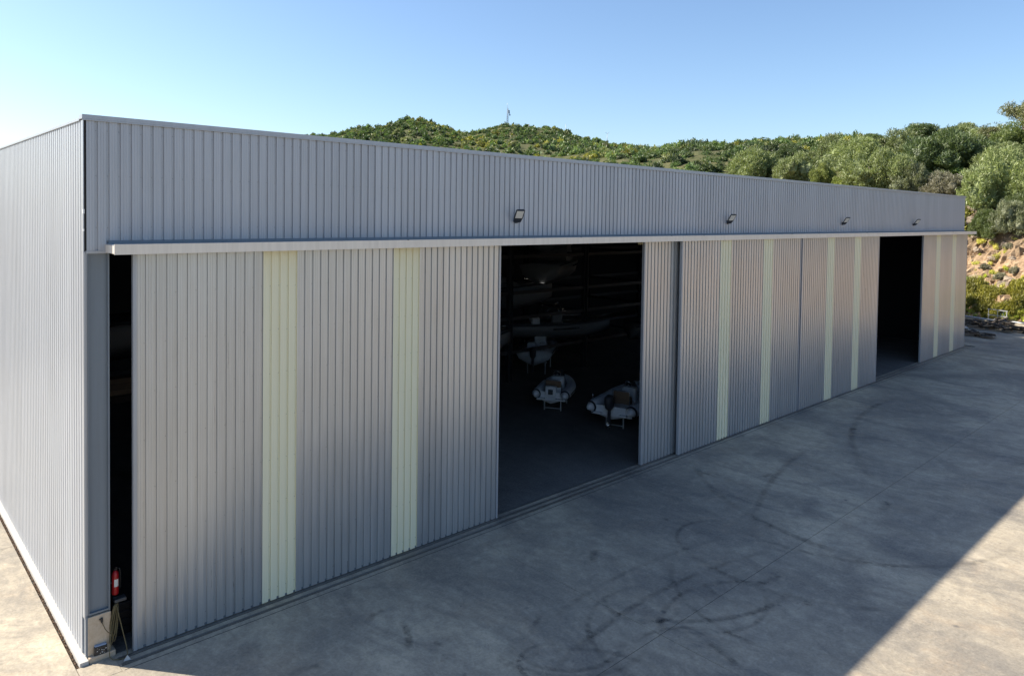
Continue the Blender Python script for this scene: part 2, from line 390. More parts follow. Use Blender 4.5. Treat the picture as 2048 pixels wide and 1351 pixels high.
# sliding door tracks
tr = tag(MB().box(0.55, 65.9, -0.93, -0.055, -0.15, -0.012).build('door_track', M['concrete']), kind='structure')
for yy in (-.91, -.71, -.61, -.42, -.32):
    MB().box(.6, 65.8, yy-.010, yy+.010, -.02, -.007).build('groove', M['groove'], tr)
for yy in (-.66, -.37):
    MB().box(.6, 65.8, yy-.02, yy+.02, -.011, .012).build('rail', M['rail'], tr)
MB().box(.6, 65.8, -.115, -.06, -.011, .004).build('rail', M['rail'], tr)
# drain gap along the side wall, with grit in it
dr = tag(MB().box(-.22, -.142, -.165, 33, -.15, -.035).build('drain_channel', M['groove']), kind='structure')
gm = MB()
for i in range(1500):
    y = random.uniform(-.15, 33) if i > 700 else random.uniform(-.15, 12); s = random.uniform(.006, .018); x = random.uniform(-.21, -.15)
    Mx = Matrix.Translation((x, y, -.03+s*.4)) @ Matrix.Rotation(random.random()*6, 4, 'Z') @ Matrix.Rotation(random.random(), 4, 'X')
    gm.box(-s, s, -s*.7, s*.7, -s*.6, s*.6, Mx)
tag(gm.build('drain_grit', M['debris']), 'brown grit and small stones lying in the drain gap beside the wall', 'grit', kind='stuff')

# ------------------------------------------------------------------ warehouse
HT, ZC, W, DEP, P = 12.68, 9.55, 65.64, 32.0, 0.24
wh = thing('warehouse', 'long silver corrugated metal boat storage warehouse with sliding doors', 'warehouse')
_pc = {}
def panel_mesh(n, h, mat, deep=.038):
    key = (n, round(h, 3), mat.name)
    if key in _pc: return _pc[key]
    prof = []
    for i in range(n):
        x = i*P
        prof += [(x, 0), (x+.050, 0), (x+.056, .005), (x+.062, 0), (x+.108, 0), (x+.114, .005), (x+.120, 0), (x+.164, 0),
                 (x+.170, deep), (x+.2325, deep), (x+.2385, 0)]
    prof.append((n*P-.0012, 0))
    v = [(x, y, 0) for x, y in prof] + [(x, y, h) for x, y in prof]
    m = len(prof); f = [(i, i+1, m+i+1, m+i) for i in range(m-1)]
    me = bpy.data.meshes.new('panel'); me.from_pydata(v, [], f); me.materials.append(mat)
    _pc[key] = me; return me
def panels(x0, n, z0, z1, y, mat, parent, name='panel', each=4, rz=0, org=None):
    i = 0
    while i < n:
        k = min(each, n-i)
        o = put(name, panel_mesh(k, z1-z0, mat), None, parent)
        o.location = (x0+i*P, y, z0) if org is None else (org[0], org[1]-i*P, z0); o.rotation_euler = (0, 0, rz); i += k
# upper front wall
fw_ = MB().box(.05, W-.05, .055, .16, ZC+.02, HT-.1).build('front_wall', M['inner'], wh)
panels(.06, 273, ZC, HT-.12, 0, M['clad'], fw_)
sc = MB()
def screw_at(mb, x, y, z, r=.006):
    mb.box(x-r, x+r, y-.006, y+.002, z-r, z+r)
for i in range(273):
    for z in (ZC+.55, ZC+1.75, HT-.35):
        if i < 110 or i % 2: screw_at(sc, .06+i*P+.203, .035, z+random.uniform(-.01, .01))
tag(sc.build('screws', M['screw'], fw_), kind='stuff')
# coping
cp = MB().box(-.03, W+.03, -.035, .25, HT-.10, HT); cp.box(-.03, W+.03, -.037, -.030, HT-.135, HT-.10)
cp.build('front_coping', M['trim'], wh, bevel=.006)
MB().box(-.03, .22, .255, DEP, HT-.13, HT-.06).build('side_coping', M['trim'], wh, bevel=.006)
# side wall (sun lit)
sw_ = MB().box(.055, .15, .18, DEP-.05, .12, HT-.13).build('side_wall', M['inner'], wh)
panels(0, 132, .09, HT-.12, 0, M['clad'], sw_, rz=-math.pi/2, org=(0.0, DEP-.1))
MB().box(-.004, .07, .012, .2, 1.0, ZC-.005).box(.005, .03, -.012, .011, .12, ZC-.005).build('corner_flashing', M['trim'], wh)
MB().box(-.006, .012, .004, .2, ZC, HT-.13).build('corner_flashing', M['trim'], wh)
MB().box(.0125, .06, .03, .2, ZC, HT-.13).build('corner_gap', M['dark'], wh)
MB().box(-.018, .016, -.02, .02, 10.42, 10.52).build('corner_clip', M['label'], wh)
MB().box(-.012, .012, -.016, .016, 10.02, 10.07).build('corner_clip', M['label'], wh)
kb = MB().box(-.14, .04, -.16, DEP, -.15, .085); kb.build('foundation_kerb', M['kerb'], wh, bevel=.008)
# rest of the shell
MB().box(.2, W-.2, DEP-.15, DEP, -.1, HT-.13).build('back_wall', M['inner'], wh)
MB().box(W-.1, W, .17, DEP, -.1, HT-.11).build('end_wall', M['clad'], wh)
MB().box(W-.16, W-.102, .17, DEP-.16, -.0, 12.19).build('end_lining', M['inner'], wh)
RX0, RX1, RY0, RY1 = 25.70, 25.95, 21.1, 22.5          # slot added to the unseen roof so sun spots reach the rack boat
rf = MB()
rf.box(.16, RX0, .26, DEP-.16, 12.2, 12.3); rf.box(RX1, W-.11, .26, DEP-.16, 12.2, 12.3)
rf.box(RX0+.001, RX1-.001, .26, RY0, 12.2, 12.3); rf.box(RX0+.001, RX1-.001, RY1, DEP-.16, 12.2, 12.3)
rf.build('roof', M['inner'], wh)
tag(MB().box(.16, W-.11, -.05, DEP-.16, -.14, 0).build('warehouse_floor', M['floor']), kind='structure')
# corner column, an open steel channel with lips
col = MB().box(.075, .52, .06, .075, 1.06, ZC-.05).build('corner_column', M['steel'], wh)
MB().box(.49, .522, -.02, .30, 1.05, ZC-.05).build('flange', M['steel'], col)
MB().box(.072, .09, -.01, .06, 1.05, ZC-.05).build('flange', M['steel'], col)
MB().box(.09, .49, -.01, .06, 1.06, 1.10).build('stiffener', M['steel'], col)
MB().box(.04, .52, -.012, .12, ZC-.05, ZC+.015).build('bottom_flashing', M['trim'], wh)
# plinth
pl = MB().box(.05, .535, -.045, .30, .12, 1.03, ch=.012).build('corner_plinth', M['plinth'], wh)
MB().box(.05, .61, -.15, .30, -.1, .118, ch=.015).build('step', M['plinth'], pl)
MB().box(.022, .048, -.035, .25, .1, 1.06).build('edge_plate', M['steel'], pl)
# track beam over the doors
bm = MB().box(.45, W+.55, -.75, -.725, 9.50, 9.735).build('door_track_beam', M['beam'], wh)
MB().box(.45, W+.55, -.724, .02, 9.70, 9.722).build('beam_top', M['trim'], bm)
MB().box(.45, .475, -.724, -.0, 9.52, 9.70).build('beam_end', M['beam'], bm)
MB().box(W+.525, W+.55, -.724, -.0, 9.52, 9.70).build('beam_end', M['beam'], bm)
MB().box(.5, W, -.03, .012, 9.723, 9.80).build('flashing', M['steel'], bm)
for x in (8.4, 16.2, 22, 24.5, 33, 36.2, 43, 50, 60):
    MB().box(x, x+.05, -.76, -.70, 9.725, 9.75).build('bracket', M['steel'], bm)
for yy in (-.29, -.57):
    MB().box(.55, W+.4, yy-.05, yy+.05, 9.62, 9.69).build('hanger_rail', M['steel'], bm)

def sliding_door(x0, layout, yf, label, part_label=None):
    n = sum(layout); w = n*P; z0, z1 = .025, 9.6
    d = MB().box(x0+.02, x0+w-.02, yf+.052, yf+.11, z0+.02, z1-.02).build('sliding_door', M['inner'], wh)
    d['label'] = label
    x = x0; mats = ['door', 'grp', 'door', 'grp', 'door']
    for k, mt in zip(layout, mats):
        panels(x, k, z0, z1, yf, M[mt], d, 'panel' if mt == 'door' else 'translucent_panel'); x += k*P
    for xe, s in ((x0, -1), (x0+w, 1)):
        a, b = (xe-.045, xe+.035) if s < 0 else (xe-.03, xe+.045)
        e = MB().box(a, b, yf-.012, yf+.115, z0-.005, z1)
        e.build('edge_trim', M['trim'], d, bevel=.004)
    MB().box(x0+.05, x0+w-.05, yf+.03, yf+.12, .015, .07).build('bottom_rail', M['steel'], d)
    s = MB(); x = x0; step = 1.17
    for k, mt in zip(layout, mats):
        for i in range(k):
            for j in range(8):
                if mt == 'grp' or (i + j) % 2 == 0 or i == k-1:
                    z = .35 + j*step + random.uniform(-.015, .015)
                    if z < 9.4: screw_at(s, x+i*P+.203, yf+.035, z)
        x += k*P
    tag(s.build('screws', M['screw'], d), kind='stuff')
    return d
sliding_door(.99, (13, 4, 13, 4, 14), -.33, 'nearest sliding door with two pale yellow strips, beside the corner column')
sliding_door(20.72, (13, 4, 13, 4, 13), -.33, 'sliding door half hidden behind the next one, right of the wide opening')
sliding_door(23.05, (13, 4, 13, 4, 13), -.62, 'front sliding door with two yellow strips overlapping the one to its left')
sliding_door(34.56, (13, 4, 12, 4, 12), -.62, 'sliding door left of the narrow far opening')
sliding_door(54.68, (12, 4, 12, 4, 12), -.33, 'farthest sliding door at the right end of the warehouse')
# small yellow brush at the head of the half hidden door
b_ = MB()
for i in range(3): b_.box(20.3+i*.12, 20.36+i*.12, -.30, -.27, 9.38, 9.52)
b_.build('guide_brush', simple('brass_bristle', (.3, .26, .14), .6), wh)
# inside steel frame
for x in (7.0, 34.5, 46.9):
    c = MB().box(x-.15, x+.15, .35, .37, 0, 12.1).box(x-.15, x+.15, .72, .74, 0, 12.1).box(x-.01, x+.01, .371, .719, 0, 12.1)
    c.build('portal_column', M['inner'], wh)
for y in (8.5, 16.5, 24.5):
    MB().box(.3, W-.3, y-.12, y+.12, 11.5, 12.1).build('roof_beam', M['inner'], wh)

# ------------------------------------------------------------------ floodlights
def floodlight(x, z, label):
    t = thing('floodlight', label, 'floodlight', (x, 0, z), R(-24), 'floodlights along the front wall'); t.scale = (.86, .86, .86)
    MB().box(-.07, .07, -.03, .028, -.10, .10, ch=.01).tube([(0, -.02, 0), (0, -.16, -.02)], .03, 10).build('bracket', M['lamp'], t)
    Mx = Matrix.Translation((0, -.14, -.03)) @ Matrix.Rotation(R(-48), 4, 'X') @ Matrix.Rotation(R(180), 4, 'Z')
    # local +y runs along the head, local -z is the lit underside
    h = MB()
    rings = []
    for (y, w, th) in ((-.04, .09, .03), (0, .16, .045), (.2, .19, .05), (.28, .195, .035), (.62, .19, .03), (.66, .16, .022)):
        rings.append([Mx @ Vector(p) for p in ((-w, y, -.03), (w, y, -.03), (w, y, .0), (w*.7, y, th), (-w*.7, y, th), (-w, y, .0))])
    h.loft(rings, smooth=False); h.build('housing', M['lamp'], t, bevel=.006)
    MB().box(-.15, .15, .22, .60, -.042, -.0295, Mx).build('led_window', M['led'], t)
    return t
floodlight(13.55, 10.33, 'nearest dark floodlight, on the upper wall above the wide opening')
floodlight(27.75, 10.33, 'floodlight above the sliding door that stands in front')
floodlight(41.05, 10.30, 'third floodlight, left of the narrow far opening')
floodlight(53.35, 10.27, 'farthest floodlight, above the narrow far opening')

# ------------------------------------------------------------------ things at the corner
ex = thing('fire_extinguisher', 'red fire extinguisher hung on the inside of the corner column', 'extinguisher', (.69, .22, 1.28))
MB().lathe([(.0, 0), (.07, 0), (.078, .02), (.078, .46), (.07, .52), (.04, .565), (.028, .58)], 24).build('cylinder', M['red'], ex)
MB().lathe([(.03, .575), (.034, .62), (.02, .64)], 12).box(-.02, .02, -.10, .03, .635, .65).box(-.018, .018, -.10, .0, .67, .685).build('valve', M['black'], ex)
MB().tube([(.02, 0, .6), (.09, -.03, .62), (.105, -.03, .5), (.10, -.02, .2), (.098, -.02, .12)], [.011, .011, .011, .011, .018], 8).build('hose', M['black'], ex)
me = []
lb = MB(); n = 8
for i in range(n):
    a0, a1 = R(-120+i*9), R(-120+(i+1)*9)
    lb.add([(.0795*math.cos(a0), .0795*math.sin(a0), .2), (.0795*math.cos(a1), .0795*math.sin(a1), .2), (.0795*math.cos(a1), .0795*math.sin(a1), .38), (.0795*math.cos(a0), .0795*math.sin(a0), .38)], [(0, 1, 2, 3)])
lb.build('paper_label', M['label'], ex)
MB().tube([(-.16, .0, .3), (-.08, 0, .3)], .012, 6).build('hook', M['steel'], ex)
bt = thing('battery', 'black box battery with a pale blue top standing on the plinth step', 'battery', (.30, -.06, .118), R(-6))
MB().cbox(-.135, .135, -.078, .078, 0, .20, .012).build('case', M['black'], bt)
MB().cbox(-.125, .125, -.07, .07, .2, .225, .012).build('lid', simple('pale_blue_plastic', (.30, .36, .46), .35), bt)
tm = MB().tube([(-.09, -.03, .225), (-.09, -.03, .245)], .012, 8).tube([(.09, -.03, .225), (.09, -.03, .245)], .012, 8); tm.build('terminals', M['galv'], bt)
wl_ = MB()
for i in range(14): wl_.box(*(lambda x, z, s: (x, x+s, -.0795, -.0775, z, z+s*.6))(random.uniform(-.12, .1), random.uniform(.02, .17), random.uniform(.008, .022)))
wl_.build('paint_specks', M['label'], bt)
rp = thing('rope', 'dirty looped rope hanging beside the plinth and trailing on the ground', 'rope', (0, 0, 0))
def loop(cx, y, ztop, zbot, w, n=24, tw=0):
    return [(cx + w*math.sin(2*math.pi*i/n) + tw*math.cos(2*math.pi*i/n), y + .02*math.sin(4*math.pi*i/n), (ztop+zbot)/2 + (ztop-zbot)/2*math.cos(2*math.pi*i/n)) for i in range(n)]
for i, (cx, y, zt, zb, w, tw) in enumerate(((.60,-.07,1.18,.40,.05,.03),(.58,-.05,1.17,.34,.065,.05),(.62,-.09,1.19,.30,.045,.04),(.63,-.06,1.16,.46,.03,.02),(.57,-.10,1.16,.26,.05,.06))):
    MB().tube(loop(cx, y, zt, zb, w, tw=tw), .011, 6, closed=True).build('coil', M['rope'], rp)
MB().tube([(.64,-.10,1.16),(.68,-.14,.9),(.75,-.22,.5),(.80,-.30,.2),(.80,-.38,.05),(.72,-.46,.012),(.60,-.42,.012),(.50,-.36,.012),(.45,-.27,.05),(.46,-.2,.13),(.50,-.14,.4),(.55,-.09,.7)], .011, 6).build('tail', M['rope'], rp)
MB().tube([(.33,-.06,.92),(.35,-.075,.80),(.40,-.08,.66),(.46,-.09,.56),(.53,-.09,.5)], .008, 6).build('lead', M['rope'], rp)
pg = thing('cable_plug', 'small black cable plug hanging on the beige plinth', 'plug', (.33, -.06, .90))
MB().cbox(-.025, .025, -.03, .012, -.05, .05, .008).box(-.05, -.02, -.02, .005, .01, .03).build('plug_body', M['black'], pg)
MB().tube([(0, 0, -.05), (.02, -.005, -.11)], [.014, .008], 8).build('strain_relief', M['dark_rub'], pg)
stp = MB(); stp.add([(.66,-.56,0),(.82,-.60,0),(.80,-.46,0),(.76,-.52,.10)], [(0,2,1),(0,1,3),(1,2,3),(2,0,3)])
tag(stp.build('door_wedge', M['kerb']), 'small pale wedge lying on the ground by the trailing rope', 'wedge')
cr = thing('crate_stack', 'black ribbed crates stacked behind the corner column in the gap', 'crates', (.93, .78, 0))
for i in range(4):
    c = MB().cbox(-.2, .2, -.16, .16, i*.205, i*.205+.19, .012)
    for j in range(3): c.box(-.208, .208, -.168, .168, i*.205+.03+j*.055, i*.205+.05+j*.055)
    c.build('crate', M['black'], cr)
tag(MB().cbox(.78, 1.06, .66, .86, .825, .90, .012).build('tray', M['galv']), 'grey tray lying on top of the black crates', 'tray')

# ------------------------------------------------------------------ boats
def rib(name, label, loc, rz, L=5.4, B=2.3, r=.27, big=True):
    t = thing(name, label, 'inflatable boat', loc, rz)
    h = B/2 - r
    for s in (-1, 1):
        pts, rad = [], []
        for i in range(22):
            u = i/21; x = -.35 + u*(L-.35)
            y = s*h*(1 if u < .5 else math.cos((u-.5)/.5*math.pi/2)**.6 if u < .999 else 0)
            z = .55 + .35*max(0, u-.45)**1.6*1.6
            pts.append((x, y, z)); rad.append(r*(min(1, .35+u*6) if u < .11 else 1)*(1 - .12*max(0, u-.7)))
        MB().tube(pts, rad, 20).build('tube', M['grey_rub'], t)
        MB().tube([(-.22, s*h, .55), (-.10, s*h, .55)], [r*.86, r*1.015], 20, caps=False).build('cone_band', M['dark_rub'], t)
        sp = [(p[0], p[1]+s*(r*.97), p[2]) for p in pts[3:18]]
        MB().tube(sp, .035, 6).build('rubbing_strake', M['dark_rub'], t)
    rings = []
    for i in range(9):
        u = i/8; x = u*(L-.5); w = (h)*(1 if u < .5 else max(.03, math.cos((u-.5)*math.pi*.98)**.7)); k = .02 + .5*max(0, u-.4)**1.7
        rings.append([Vector(p) for p in ((x, -w, .45+k*.5), (x, -w*.6, .18+k), (x, 0, .02+k*1.2), (x, w*.6, .18+k), (x, w, .45+k*.5), (x, 0, .50+k*.5))])
    MB().loft(rings).build('hull', M['white'], t)
    MB().box(-.02, .06, -h, h, .2, .68).build('transom', M['white'], t, bevel=.02)
    for s in (-1, 1): MB().box(-.28, -.02, s*h*.62-.2, s*h*.62+.2, .30, .36).build('swim_step', M['white'], t, bevel=.01)
    c0 = L*.42
    MB().cbox(c0, c0+.45, -.36, .36, .45, 1.15, .06).build('console', M['white'], t)
    MB().tube([(c0-.06-.12*math.sin(a), .2*math.cos(a), 1.34+.16*math.sin(a)) for a in [2*math.pi*i/20 for i in range(20)]], .018, 6, closed=True).tube([(c0-.06,0,1.34),(c0+.1,0,1.12)], .025, 6).build('steering_wheel', M['stain'], t)
    MB().cbox(c0-1.0, c0-.55, -.42, .42, .45, .85, .05).build('seat', M['brown'] if big else M['white'], t)
    MB().cbox(c0-1.08, c0-.98, -.42, .42, .8, 1.15, .03).build('backrest', M['brown'], t)
    MB().tube([(c0-1.05, -.46, .5), (c0-1.05, -.46, 1.2), (c0-1.05, .46, 1.2), (c0-1.05, .46, .5)], .018, 8).build('seat_frame', M['stain'], t)
    ws = MB(); ws.add([(c0+.4,-.34,1.13),(c0+.4,.34,1.13),(c0+.22,.30,1.45),(c0+.22,-.30,1.45)], [(0,1,2,3)]); ws.build('windscreen', M['glass'], t)
    if big:
        MB().tube([(.25,-h-.02,.8),(.2,-h-.02,1.15)], .02, 8).tube([(.25,h+.02,.8),(.2,h+.02,1.15)], .02, 8).build('tow_post', M['stain'], t)
    if big:
        # outboard
        ob = MB(); rr = []
        for (z, a, b) in ((.58,.12,.11),(.70,.24,.2),(.98,.30,.24),(1.2,.28,.23),(1.3,.15,.13)):
            rr.append([Vector((-.30+a*math.cos(q)*1.1, b*math.sin(q), z)) for q in [2*math.pi*i/16 for i in range(16)]])
        ob.loft(rr).build('outboard_cowl', M['dark_rub'], t)
        lg = MB().cbox(-.40, -.22, -.06, .06, -.25, .66, .03); lg.build('outboard_leg', M['dark_rub'], t)
        pr = MB()
        for q in range(3):
            Mx = Matrix.Translation((-.45, 0, -.18)) @ Matrix.Rotation(R(120*q), 4, 'X')
            pr.add([Mx @ Vector(p) for p in ((0,-.02,.02),(-.03,.06,.08),(-.02,.05,.15),(.02,-.05,.14),(.03,-.06,.05))], [(0,1,2,3,4)])
        pr.lathe([(.0,-.1),(.035,-.05),(.04,.05)], 10, Matrix.Translation((-.45,0,-.18)) @ Matrix.Rotation(R(90),4,'Y')).build('propeller', M['stain'], t)
    else:
        MB().cbox(-.10, .20, -.30, .30, .45, .98, .05).build('stern_pod', M['white'], t)
        MB().box(-.112, -.102, -.13, .13, .55, .82).build('pod_panel', M['dark_rub'], t)
        MB().box(-.118, -.113, -.06, .06, .64, .74).build('pod_plate', M['stain'], t)
    st = MB()
    for x in (.5, L*.55):
        for s in (-1, 1):
            st.box(x-.03, x+.03, s*.45-.03, s*.45+.03, -loc[2], .2)
        st.box(x-.04, x+.04, -.6, .6, .1, .16); st.box(x-.03, x+.03, -.42, .42, -loc[2]+.1, -loc[2]+.14)
    st.build('cradle', M['galv'], t)
    return t
rib('inflatable_boat', 'large grey inflatable boat with brown seat and dark outboard, near the door edge', (23.75, 3.78, .48), math.atan2(.30, .95), 5.6, 2.75, .30, True)
rib('inflatable_boat', 'small grey inflatable boat with a bare steering wheel, left of the larger one', (23.7, 7.9, .44), math.atan2(.52, .85), 3.9, 2.1, .26, False)

def motorboat(name, label, loc, rz, L=7.5, B=2.6, H=1.4, cabin=True, engine=True, stripe='blue', canopy=False, group=None):
    t = thing(name, label, 'motorboat', loc, rz, group)
    hullmat = M['white'] if loc[2] < 1 else M['dimmed_white']
    rings = []; deck = []
    n = 13
    for i in range(n):
        u = i/(n-1); x = u*L
        w = B/2*(1 if u < .45 else max(.02, 1-((u-.45)/.55)**2.3)); kz = .55*max(0, (u-.55)/.45)**2.2*H; sh = H*(.82+.25*u**2)
        x2 = x + .0; fl = .82
        rings.append([Vector(p) for p in ((x2, 0, kz), (x2, w*.55, kz+(.28*H)*(1-.2*u)), (x2, w*fl, kz*.75+.42*H), (x2, w, sh), (x2, w*.5, sh+.05), (x2, 0, sh+.08), (x2, -w*.5, sh+.05), (x2, -w, sh), (x2, -w*fl, kz*.75+.42*H), (x2, -w*.55, kz+(.28*H)*(1-.2*u)))])
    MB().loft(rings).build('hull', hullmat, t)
    for s in (3, 7):
        MB().tube([r[s] for r in rings], .035, 6).build('rubrail', M['dark_rub'], t)
        wv = MB(); sgn = 1 if s == 3 else -1
        wv.tube([r[s] + Vector((0, sgn*-.0, -.28)) for r in rings[5:9]], .05, 6).build('hull_window', M['glass'], t)
    if cabin:
        cb = []
        for (u, w, z) in ((.38, .40, .9), (.44, .40, 1.5), (.58, .36, 1.5), (.74, .26, 1.06), (.80, .2, .92)):
            x = u*L; b = B*w
            cb.append([Vector(p) for p in ((x, -b, H*.85), (x, b, H*.85), (x, b*.82, H*z), (x, -b*.82, H*z))])
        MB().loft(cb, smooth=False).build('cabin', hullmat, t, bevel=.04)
        gl = MB(); gl.add([(L*.60, -B*.29, H*1.47), (L*.60, B*.29, H*1.47), (L*.735, B*.22, H*1.12), (L*.735, -B*.22, H*1.12)], [(0, 1, 2, 3)])
        for v in gl.v: pass
        gl.v = [(a+.03, b, c+.03) for a, b, c in gl.v]; gl.build('windscreen', M['glass'], t)
    else:
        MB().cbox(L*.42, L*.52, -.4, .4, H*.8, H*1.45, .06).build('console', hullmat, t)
        for y in (-.38, .38): MB().cbox(L*.22, L*.30, y-.3, y+.3, H*.8, H*1.2, .08).build('seat', M['grey_rub'], t)
        MB().tube([(L*.5, -.38, H*1.4), (L*.47, -.3, H*1.7), (L*.47, .3, H*1.7), (L*.5, .38, H*1.4)], .02, 8).build('screen_frame', M['stain'], t)
    rl = MB()
    for s in (1, -1):
        top = [r[3 if s == 1 else 7] + Vector((0, -s*.05, .32)) for r in rings[6:13]]
        rl.tube(top, .014, 6)
        for r in rings[6:12:2]:
            b = r[3 if s == 1 else 7] + Vector((0, -s*.05, 0)); rl.tube([b, b+Vector((0, 0, .32))], .012, 6)
    rl.build('bow_rail', M['stain'], t)
    if canopy:
        cn = MB()
        for x in (L*.3, L*.5):
            cn.tube([(x, -B*.42, H*.9), (x+.1, -B*.38, H*1.9), (x+.1, B*.38, H*1.9), (x, B*.42, H*.9)], .02, 8)
        cn.tube([(L*.3, -B*.42, H*.9), (L*.5+.1, -B*.38, H*1.9)], .015, 6).tube([(L*.3, B*.42, H*.9), (L*.5+.1, B*.38, H*1.9)], .015, 6)
        cn.build('canopy_frame', M['stain'], t)
    if engine:
        ob = MB(); rr = []
        for (z, a, b) in ((.55,.12,.1),(.68,.24,.19),(.98,.28,.21),(1.2,.25,.2),(1.28,.12,.1)):
            rr.append([Vector((-.30+a*math.cos(q)*1.1, b*math.sin(q), z)) for q in [2*math.pi*i/16 for i in range(16)]])
        ob.loft(rr).build('outboard_cowl', M['dark_rub'], t)
        MB().cbox(-.42, -.2, -.07, .07, -.35, .6, .03).build('outboard_leg', M['dark_rub'], t)
    return t
def stands(o, L, z):
    st = MB()
    for x in (L*.2, L*.6):
        st.box(x-.05, x+.05, -.7, .7, -.02, .10)
        for s in (-1, 1): st.box(x-.04, x+.04, s*.6-.04, s*.6+.04, -z, .1)
    st.build('cradle', M['galv'], o)
b = motorboat('motorboat', 'white open motorboat with two seats, stern to the door, left in the wide opening', (28.9, 14.5, .75), math.atan2(.586, .81), 6.0, 2.4, 1.05, False); stands(b, 6, .75)
b = motorboat('motorboat', 'white hull cut off by the nearest door edge, lowest on the left', (21.0, 16.2, 1.7), math.atan2(-.30, .95), 6.0, 2.3, 1.5, True, False); stands(b, 6, 1.7)
motorboat('motorboat', 'white cabin boat on the upper rack touched by small spots of sunlight', (30.4, 15.6, 5.75), math.atan2(.45, .89), 8.0, 2.9, 1.8, True, False)
motorboat('motorboat', 'topmost white boat on the rack, just under the door beam', (30.9, 15.8, 8.05), math.atan2(.45, .89), 7.5, 2.7, 1.3, False, False)
motorboat('motorboat', 'white boat on the rack with its pointed bow towards the right', (23.6, 20.9, 4.15), math.atan2(-.62, .78), 9.5, 2.9, 1.75, True, False)
motorboat('motorboat', 'long low boat with canopy frames on the lowest rack behind the inflatables', (29.6, 17.8, 2.0), math.atan2(-.60, .80), 7.2, 2.5, 1.3, False, False, canopy=True)
motorboat('motorboat', 'boat with canopy frame at the right of the lowest rack', (36.2, 12.4, 2.0), math.atan2(-.5, .86), 6.5, 2.4, 1.3, False, False, canopy=True)
motorboat('motorboat', 'dim boat hull high on a rack, seen through the gap by the corner column', (1.5, 8.6, 5.3), math.atan2(.15, .98), 7.5, 2.6, 1.7, True, False)
def rack(label, x0, x1, y0, y1, levels, xs):
    t = thing('boat_rack', label, 'rack', (0, 0, 0))
    for x in xs:
        for y in (y0, y1):
            MB().box(x-.16, x+.16, y-.012, y+.012, 0, 11.4).box(x-.16, x-.135, y-.15, y+.15, 0, 11.4).box(x+.135, x+.16, y-.15, y+.15, 0, 11.4).build('post', M['rack'], t)
    for z in levels:
        for y in (y0, y1): MB().box(x0, x1, y-.06, y+.06, z-.2, z).build('beam', M['rack'], t)
        for x in xs: MB().box(x-.06, x+.06, y0+.1, y1-.1, z-.2, z-.01).build('arm', M['rack'], t)
rack('steel boat rack with tall posts behind the wide opening', 18, 48, 14.6, 20.5, (1.95, 4.1, 5.7, 8.0), (19.8, 26.8, 33.9, 41, 47.9))
rack('steel boat rack along the side wall behind the corner column', .5, 8.5, 7.2, 12, (5.25,), (.7, 4.6, 8.3))
bx_ = thing('wooden_box', 'tan wooden box with a dark lid seam under the rack boat behind the corner gap', 'box', (2.35, 7.0, 4.55))
MB().box(-.6, .6, -.3, .3, 0, .55).build('box_body', M['wood'], bx_, bevel=.01)
for i in range(3): MB().box(-.61, .61, -.312, -.302, .03+i*.18, .19+i*.18).build('board', M['wood'], bx_)
MB().box(-.9, .9, -.4, 3.5, -.2, -.02).build('pallet_base', M['wood2'], bx_)
tr_ = thing('hand_trolley', 'dim blue hand trolley inside the narrow far opening', 'trolley', (56.2, 5.2, 0), .6)
MB().cbox(-.35, .35, -.25, .25, .2, .75, .03).build('tank', M['blue'], tr_)
MB().tube([(-.15, .25, .7), (-.15, .3, 1.5), (-.13, .3, 1.55)], .025, 8).tube([(.15, .25, .7), (.15, .3, 1.5), (.13, .3, 1.55)], .025, 8).build('handle', M['stain'], tr_)
for s in (-1, 1): MB().lathe([(0, -.04), (.2, -.04), (.2, .04), (0, .04)], 18, Matrix.Translation((s*.4, 0, .2)) @ Matrix.Rotation(R(90), 4, 'Y')).build('wheel', M['black'], tr_)

# ------------------------------------------------------------------ hills
OX, OY = -4.06, -18.77
AZN = [-180, -120, -40, 0, 20, 28, 31.5, 35.2, 39.2, 42.3, 46, 48.5, 51.8, 58, 64.6, 70, 74, 78.2, 85, 100, 130, 180]
RN = [80, 95, 120, 150, 200, 260, 340, 420, 520, 900]
TB = [[0]*10, [0]*10, [0, 0, 0, 0, 4, 6, 8, 10, 8, 0], [0, 2, 3, 4, 8, 14, 20, 22, 20, 5],
      [0, 4, 8, 10, 15, 20, 30, 38, 36, 15], [0, 8, 10, 14, 20, 30, 42, 53, 48, 20], [0, 8, 10, 14, 20, 30, 45, 58.5, 52, 20], [0, 8, 10, 14, 20, 30, 48, 64.5, 56, 22],
      [0, 8, 10, 14, 20, 30, 45, 57, 55, 22], [0, 8, 10, 14, 20, 31, 46, 62, 58, 22], [0, 8, 11, 16, 22, 32, 45, 60.5, 56, 22], [0, 8, 12, 17, 24, 33, 43, 55, 50, 20],
      [0, 8, 12, 18, 26, 33, 42, 50, 46, 20], [0, 8, 13, 19, 28, 35.0, 37, 36, 34, 20], [0, 8.3, 14, 20, 29, 36, 37, 34, 30, 15], [0, 8.3, 15, 22, 30, 34.5, 34, 32, 28, 15],
      [0, 8.3, 15.5, 22.5, 28.5, 31, 30, 28, 25, 12], [0, 8.3, 16, 23.5, 28, 30, 29, 27, 25, 12], [0, 8.3, 16, 23.5, 28, 30, 29, 27, 25, 12], [0, 8.3, 16, 23, 27, 29, 28, 26, 24, 12],
      [0, 3, 6, 8, 10, 12, 12, 12, 10, 5], [0]*10]
TB = np.array(TB, float)
def smooth(t): t = np.clip(t, 0, 1); return t*t*(3-2*t)
